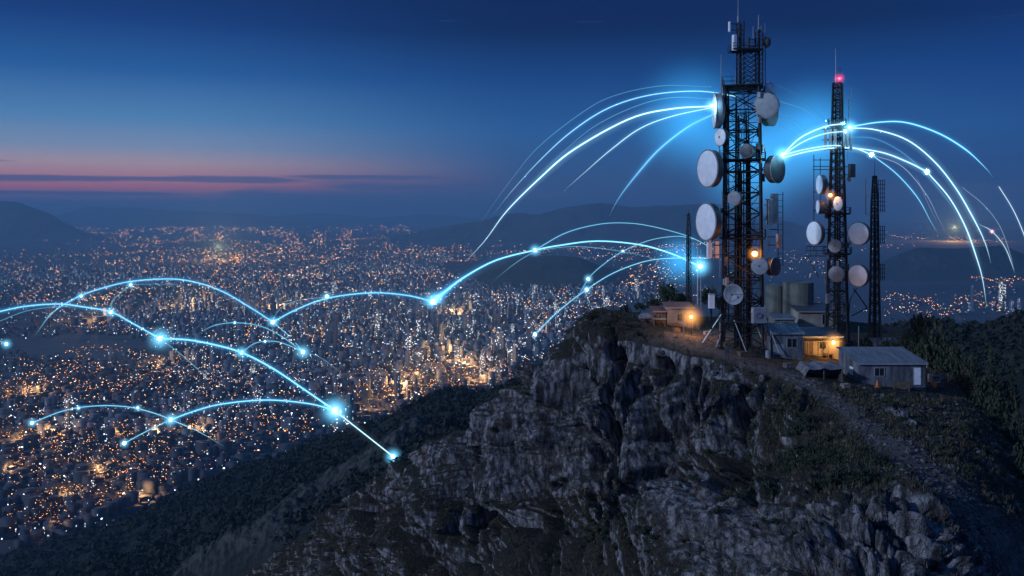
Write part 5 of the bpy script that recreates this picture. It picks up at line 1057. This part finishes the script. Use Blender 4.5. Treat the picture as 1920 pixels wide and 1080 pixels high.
# ------------------------------------------------------------------ plants
def crown_mesh(name, mat, n, lump, sx, sz, leaf, seed, conifer=False):
    r_ = np.random.default_rng(seed); cs = r_.normal(size=(lump, 3)); cs /= np.linalg.norm(cs, axis=1)[:, None]; cs *= r_.uniform(.3, .78, lump)[:, None]; cs[:, 2] = np.abs(cs[:, 2])*.9+.12; cr_ = r_.uniform(.16, .36, lump)
    i = r_.integers(0, lump, n); p = r_.normal(size=(n, 3)); p /= np.linalg.norm(p, axis=1)[:, None]; p = cs[i]+p*cr_[i][:, None]*(r_.uniform(.4, 1, n)**.5)[:, None]
    if conifer: z = r_.uniform(0, 1, n)**1.4; a = r_.uniform(0, 6.283, n); lay = .75+.25*np.sin(z*38+a*2); rr = (1-z)*.42*lay*r_.uniform(.3, 1, n)**.5; p = np.stack([np.cos(a)*rr, np.sin(a)*rr, z*1.0-rr*.25+.08], 1); sx = 1
    p = p*np.array([sx, sx, sz]); a = r_.normal(size=(n, 3)); a /= np.linalg.norm(a, axis=1)[:, None]; b = np.cross(a, r_.normal(size=(n, 3))); b /= np.linalg.norm(b, axis=1)[:, None]; l = (leaf*r_.uniform(.5, 1.3, n))[:, None]
    V = np.stack([p-a*l, p+b*l*.45, p+a*l, p-b*l*.45], 1).reshape(-1, 3); f = np.arange(4*n).reshape(n, 4)
    o = npmesh(name, V, f, mat, False); COL.objects.unlink(o); return o.data
def trunk_mesh(h, r_, seed, limbs=6):
    rr = random.Random(seed); b = MB(); b.path([(0,0,-.3),(rr.uniform(-.03,.03),.02,h*.35),(rr.uniform(-.08,.08),0,h*.7)], [r_, r_*.75, r_*.4], 7)
    for k in range(limbs): a = rr.uniform(0, 6.28); z = h*rr.uniform(.25, .6); b.path([(0,0,z),(math.cos(a)*.2,math.sin(a)*.2,z+.16*h),(math.cos(a)*.45,math.sin(a)*.45,z+.3*h)], [r_*.45, r_*.3, r_*.1], 5)
    o = b.build('trunk', M['bark'], None, True); COL.objects.unlink(o); return o.data
CR = [crown_mesh('crown', M['leaf'], 900, 15, .85, .75, .075, 1), crown_mesh('crown', M['leaf'], 1000, 18, .8, .8, .07, 2), crown_mesh('crown', M['leaf'], 900, 12, .9, .7, .08, 3)]
CN = [crown_mesh('crown', M['leaf'], 1500, 3, 1, 1, .055, 5, True), crown_mesh('crown', M['leaf'], 1300, 3, 1, 1, .06, 6, True)]
TK = [trunk_mesh(.75, .035, 1), trunk_mesh(.8, .04, 2)]
def link(name, me, parent): o = bpy.data.objects.new(name, me); COL.objects.link(o); o.parent = parent; return o
def tree(label, px, py, hpx, wpx, d, conifer=False, group='trees around the summit'):
    d = MT.hit(px, py)
    s = d/F; p = P(px, py, d); rt = empty('conifer_tree' if conifer else 'bushy_tree', p, random.uniform(0, 6)); H = hpx*s*1.3; Wd_ = wpx*s/(1.5 if not conifer else .84); tag(rt, label, 'tree', group); rt.scale = (Wd_, Wd_, H)
    link('trunk', random.choice(TK), rt); link('crown', random.choice(CN if conifer else CR), rt)
for a in [('tallest dark tree on the western crest of the summit',1249,572,50,46,123),('bushy tree just west of the tallest crest tree',1226,576,26,34,122),('rounded tree behind the thin lattice mast',1279,572,28,40,121),('low tree at the western end of the crest',1200,582,18,30,120),('smallest bush-like tree at the corner of the cliff',1172,586,16,26,119),
          ('dark tree behind the foot of the big mast',1332,572,42,38,118),('second dark tree behind the foot of the big mast',1352,580,34,34,116),
          ('low dark tree behind the shortest mast',1668,668,46,50,112),('rounded dark tree behind the little slant-roofed hut',1702,676,62,54,109),('broad dark tree east of the little slant-roofed hut',1742,690,76,66,106),('dense dark tree above the eastern railing',1778,706,74,60,104),('dark tree beyond the eastern railing',1812,728,70,60,103),
          ('dark tree on the eastern drop, below the railing',1838,768,72,60,99),('broad dark tree on the steep eastern slope',1872,800,84,70,97),('dark tree nearest the east edge of the view',1912,840,90,70,94),('half-hidden dark tree in the gap below the eastern conifer',1884,770,70,60,104),('dark tree low on the steep eastern slope',1920,900,80,70,88),('small tree at the foot of the shortest mast',1622,652,24,26,112)]: tree(*a)
for a in [('tall dark tree rising right behind the east end of the corrugated hut',1725,668,92,64,108),('tall spreading tree above the eastern railing',1762,688,96,66,105)]: tree(*a)
for a in [('pointed conifer standing above the eastern trees',1858,765,88,40,102),('second pointed conifer, further east and lower',1898,790,74,36,100),('slim conifer between the dark trees east of the railing',1824,742,66,30,104)]: tree(*a, True)
# shrubs on rock and soil
SH = [crown_mesh('foliage', M['leaf'], 620, 9, 1, .62, .085, 11), crown_mesh('foliage', M['leaf'], 700, 12, 1, .7, .075, 12), crown_mesh('foliage', M['leaf2'], 560, 9, 1, .6, .085, 13), crown_mesh('foliage', M['leaf'], 520, 7, 1, .55, .1, 14)]
b_ = MB()
for k in range(7): a = k*.9; b_.path([(0,0,-.15),(math.cos(a)*.2,math.sin(a)*.2,.2),(math.cos(a)*.5,math.sin(a)*.5,.42)], [.04,.025,.01], 4)
st_ = b_.build('stems', M['bark']); COL.objects.unlink(st_); ST = st_.data
MARK = [((1660,700),'the corrugated hut'),((1475,645),'the small pale shed'),((1393,640),'the foot of the big mast'),((1275,600),'the pinkish western hut'),((1110,590),'the west corner of the cliff top'),((1545,700),'the tarp shelter'),((1530,850),'the middle of the big thicket'),((1700,840),'the bend of the stony path'),((1850,950),'the lower stretch of the path'),((1620,1030),'the near limestone slabs'),((1300,1040),'the upright near boulders'),((1150,820),'the tall cliff pillars'),((1000,900),'the western cliff foot'),((830,980),'the western ridge of the mountain'),((640,1030),'the lowest western rocks'),((1330,860),'the gully east of the pillars'),((1800,790),'the top of the eastern drop'),((1150,1040),'the scrubby slope under the cliff'),((1450,760),'the rock knob below the path')]
items = []
def free(px, py): return not (1425 < px < 1745 and 600 < py < 735) and segdist(np.array(px), np.array(py), pathline) > (9 if py < 790 else 34)
def spot(px, py):
    i = int(round((px-300)/2.1)); k = int(np.argmin(np.abs(PY[34:, i]-py)))+34; return Vector(Wd[k, i]), float(up_z[k, i])
def addsh(cx, cy, rx, ry, n, lo, hi, vs=(0,1,2,3)):
    c = 0; t_ = 0
    while c < n and t_ < n*12:
        t_ += 1; x = cx+random.gauss(0, .5)*rx; y = cy+random.gauss(0, .5)*ry
        if not (330 < x < 2060 and y < 1110) or not free(x, y) or y < crestline(x)+6: continue
        p, uz = spot(x, y)
        if p.z > CZ-3: continue
        items.append((x, y, p, random.uniform(lo, hi), random.choice(vs))); c += 1
addsh(1530,850,190,80,62,.9,1.9,(0,1,0,1,3)); addsh(1450,900,120,50,16,.8,1.4); addsh(1160,1040,190,60,26,.7,1.3,(2,0,2,3)); addsh(1280,690,110,22,15,.5,1.0,(0,2,3)); addsh(1150,615,75,26,22,.7,1.4,(2,0,1)); addsh(1110,595,40,14,10,.8,1.4,(0,1)); addsh(700,980,160,60,22,.7,1.3,(2,0)); addsh(1420,700,70,14,9,.5,.9,(0,2)); addsh(960,930,160,90,26,.7,1.4,(0,2,3)); addsh(1200,990,110,50,24,.8,1.5,(2,0,3)); addsh(1250,860,60,90,10,.5,.9,(0,2)); addsh(1100,720,90,70,12,.5,1.0,(2,0)); addsh(1390,960,60,50,10,.8,1.2); addsh(760,1020,140,50,16,.8,1.5,(2,2,0)); addsh(1690,760,120,16,13,.4,.8); addsh(1820,830,90,70,28,.7,1.4,(0,1,3)); addsh(1740,960,90,60,11,.4,.8); addsh(1620,905,60,20,10,.7,1.2,(0,1)); addsh(1330,870,60,60,12,.6,1.1,(0,2)); addsh(1120,800,120,110,14,.5,.9,(2,0)); addsh(1400,790,90,40,8,.5,.9); addsh(1480,1010,40,40,4,.6,.9); addsh(1210,640,50,14,6,.4,.8,(2,)); addsh(600,1050,90,30,8,.8,1.3,(2,0)); addsh(1880,960,60,70,9,.6,1.1)
items = sorted(items, key=lambda a: -a[3]/a[2].y)[:298]; grp = {}
for k, (x, y, p, sz, vk) in enumerate(items):
    m_ = min(range(len(MARK)), key=lambda j: math.hypot(x-MARK[j][0][0], y-MARK[j][0][1])); grp.setdefault(m_, []).append((math.hypot(x-MARK[m_][0][0], y-MARK[m_][0][1]), k))
rk = {}
for m_, l in grp.items():
    for r_, (d_, k) in enumerate(sorted(l)): rk[k] = (m_, r_+1)
for k, (x, y, p, sz, vk) in enumerate(items):
    rt = empty('shrub', p, random.uniform(0, 6)); rt.scale = (sz*.75, sz*.75, sz*random.uniform(.7, 1.0)); m_, r_ = rk[k]
    tag(rt, '%s %s shrub %sclosest to %s' % ('small' if sz < .8 else 'large' if sz > 1.3 else 'knee-high', 'olive' if vk == 2 else 'dark green', ordi(r_), MARK[m_][1]), 'shrub', 'shrubs on the mountain')
    link('foliage', SH[vk], rt); link('stems', ST, rt)
# boulders
def rockmesh(seed, fx=(1, 1, .7)):
    b = MB(); b.sphere((0,0,0), 1, 26); V = np.array(b.v); V = V/np.maximum(np.linalg.norm(V, axis=1)[:, None], .01); f1_, f2_, id_ = worley(V*1.5+seed*7, seed); V = V*(1+.35*(id_-.5)+.22*fbm(V*2+seed, 4, seed)+.12*np.minimum(f2_-f1_, .3)-.05)[:, None]
    V *= np.array(fx); b.v = [tuple(v) for v in V]; o = b.build('rock', M['rock'], None, False); COL.objects.unlink(o); return o.data
RK = [rockmesh(3), rockmesh(4, (1.3, .9, .6)), rockmesh(5, (.8, .8, 1.2)), rockmesh(6, (1, 1.2, .8))]
for k, (x, y, sz, lb) in enumerate([(1535,748,1.1,'pale rounded boulder at the side of the path below the shelter'),(1670,775,1.2,'upright boulder in the rock cluster east of the path'),(1690,785,1.5,'largest boulder of the rock cluster east of the path'),(1708,796,1.1,'lowest boulder of the rock cluster east of the path'),(1750,830,.7,'small pale stone alone east of the path'),(1655,766,.8,'small boulder at the western end of the rock cluster'),
     (1560,792,.6,'white stone at the upper end of the thicket'),(1700,850,.7,'flat stone on the stony path'),(1780,880,.6,'grey stone beside the lower path'),(1740,905,.8,'stone between the thicket and the path'),(1860,840,1.0,'boulder half way down the eastern slope'),(1680,920,.9,'blue-grey block at the lower edge of the thicket'),(1620,800,.5,'small stone in the middle of the path'),(1500,735,.8,'boulder under the small shed'),(1430,712,.9,'boulder below the thin railing'),(1380,735,.9,'boulder at the cliff lip under the big mast'),(1340,700,.8,'boulder on the cliff lip west of the path'),(1240,660,.7,'boulder beside the western cliff lip'),(1830,1000,.7,'stone low on the path side'),(1890,900,.8,'stone near the east edge of the view')]):
    p, _ = spot(x, y); rt = bpy.data.objects.new('boulder', RK[k % 4]); COL.objects.link(rt); rt.location = p; rt.rotation_euler = (random.uniform(-.4, .4), random.uniform(-.4, .4), random.uniform(0, 6)); rt.scale = (sz*.55,)*3; tag(rt, lb, 'boulder', 'loose boulders on the mountain')
# grass and scrub tufts, pebbles
nT = 16000; ii = rng.integers(10, PX.shape[1]-10, nT); kk = rng.integers(34, PX.shape[0]-40, nT); pos = Wd[kk, ii]; pr = np.clip(up_z[kk, ii]*1.6-.45, 0, 1)*(1-np.clip(pmask[kk, ii]*2.5, 0, 1)*.9)*(1-.5*near[kk, ii].clip(0, 1))
ok = (rng.uniform(size=nT) < pr) & ~((PX[kk, ii] > 1445) & (PX[kk, ii] < 1737) & (PY[kk, ii] < 723) & (PY[kk, ii] > 560)); pos = pos[ok]; n = len(pos); nb = 7; V = []
a = rng.uniform(0, 6.283, (n, nb)); l = rng.uniform(.15, .42, (n, nb))*rng.uniform(.6, 1.5, (n, 1)); ln = rng.uniform(.2, .8, (n, nb))*l; wv = .03+.03*rng.uniform(size=(n, nb)); ox = rng.normal(size=(n, nb, 2))*.13
b0 = np.stack([pos[:, None, 0]+ox[..., 0]-wv*np.sin(a), pos[:, None, 1]+ox[..., 1]+wv*np.cos(a), np.broadcast_to(pos[:, None, 2]-.05, a.shape)], -1); b1_ = np.stack([pos[:, None, 0]+ox[..., 0]+wv*np.sin(a), pos[:, None, 1]+ox[..., 1]-wv*np.cos(a), np.broadcast_to(pos[:, None, 2]-.05, a.shape)], -1)
tp_ = np.stack([pos[:, None, 0]+ox[..., 0]+np.cos(a)*ln, pos[:, None, 1]+ox[..., 1]+np.sin(a)*ln, pos[:, None, 2]+l], -1); V = np.stack([b0, b1_, tp_], 2).reshape(-1, 3)
tag(npmesh('grass_tufts', V, np.arange(len(V)).reshape(-1, 3), [M['dry'], M['leaf2']], False, mi=(np.arange(len(V)//3)//(nb*3)) % 2), 'dry grass and low scrub tufts over the mountain', 'grass', kind='stuff')
nP = 14000; ii = rng.integers(560, PX.shape[1]-10, nP); kk = rng.integers(60, PX.shape[0]-40, nP); w8 = np.clip(pmask[kk, ii]*.7+scree[kk, ii]*.75, 0, 1)*(PY[kk, ii] > 640); ok = rng.uniform(size=nP) < w8; pos = Wd[kk, ii][ok]; n = len(pos); sz = (.03+.24*rng.uniform(size=n)**4)[:, None, None]
V = (octv[None]*(1+.5*rng.uniform(-1, 1, (n, 6, 1))))*sz*np.array([1.3, 1, .7])+pos[:, None]; tag(npmesh('stones', V.reshape(-1, 3), (octf[None]+6*np.arange(n)[:, None, None]).reshape(-1, 3), M['galv'] if False else M['rock'], False, {'veg': np.zeros(n*6), 'path': np.full(n*6, .5)}), 'loose stones strewn over the path and eastern slope', 'stones', kind='stuff')
# canopy of the forested slopes
def canopy(sheet, Wx, n, vr, szr, name, label, cond=None, q_=26):
    ii = rng.integers(0, sheet.PX.shape[1], n); kk = rng.integers(vr[0], vr[1], n); p = Wx[kk, ii]
    if cond is not None: m_ = cond(sheet.PX[kk, ii], sheet.PY[kk, ii], kk, ii); p = p[m_]
    n = len(p); s_ = rng.uniform(*szr, n)[:, None, None]; a = rng.normal(size=(n, q_, 3)); a /= np.linalg.norm(a, axis=2)[..., None]; c_ = p[:, None]+a*s_*np.array([1, 1, .8])*rng.uniform(.5, 1, (n, q_, 1))+np.array([0, 0, .35])*s_
    u = rng.normal(size=(n, q_, 3)); u /= np.linalg.norm(u, axis=2)[..., None]; w = np.cross(a, u); l = s_*rng.uniform(.25, .5, (n, q_, 1)); V = np.stack([c_-u*l, c_+w*l*.7, c_+u*l, c_-w*l*.7], 2).reshape(-1, 3)
    tag(npmesh(name, V, np.arange(len(V)).reshape(-1, 4), M['leaf3'], False), label, 'forest', kind='stuff')
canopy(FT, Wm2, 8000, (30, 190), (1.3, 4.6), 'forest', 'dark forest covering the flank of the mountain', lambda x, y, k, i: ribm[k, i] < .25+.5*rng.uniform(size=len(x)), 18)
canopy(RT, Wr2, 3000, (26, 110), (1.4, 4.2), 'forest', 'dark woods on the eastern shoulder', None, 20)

#--HAZE--
hz = MB(); hz.box((0, 20500, 388), (86000, 43900, 784)); hz = hz.build('haze', None); hz.data.materials.clear()
m = newmat('haze'); pv = N.new('ShaderNodeVolumePrincipled'); pv.inputs['Color'].default_value = (.26, .56, .84, 1); pv.inputs['Density'].default_value = 8.5e-5; pv.inputs['Anisotropy'].default_value = .1
out(None, pv.outputs[0]); m.cycles.homogeneous_volume = True; hz.data.materials.append(m); tag(hz, 'thin blue evening haze over the city', 'haze', kind='stuff')
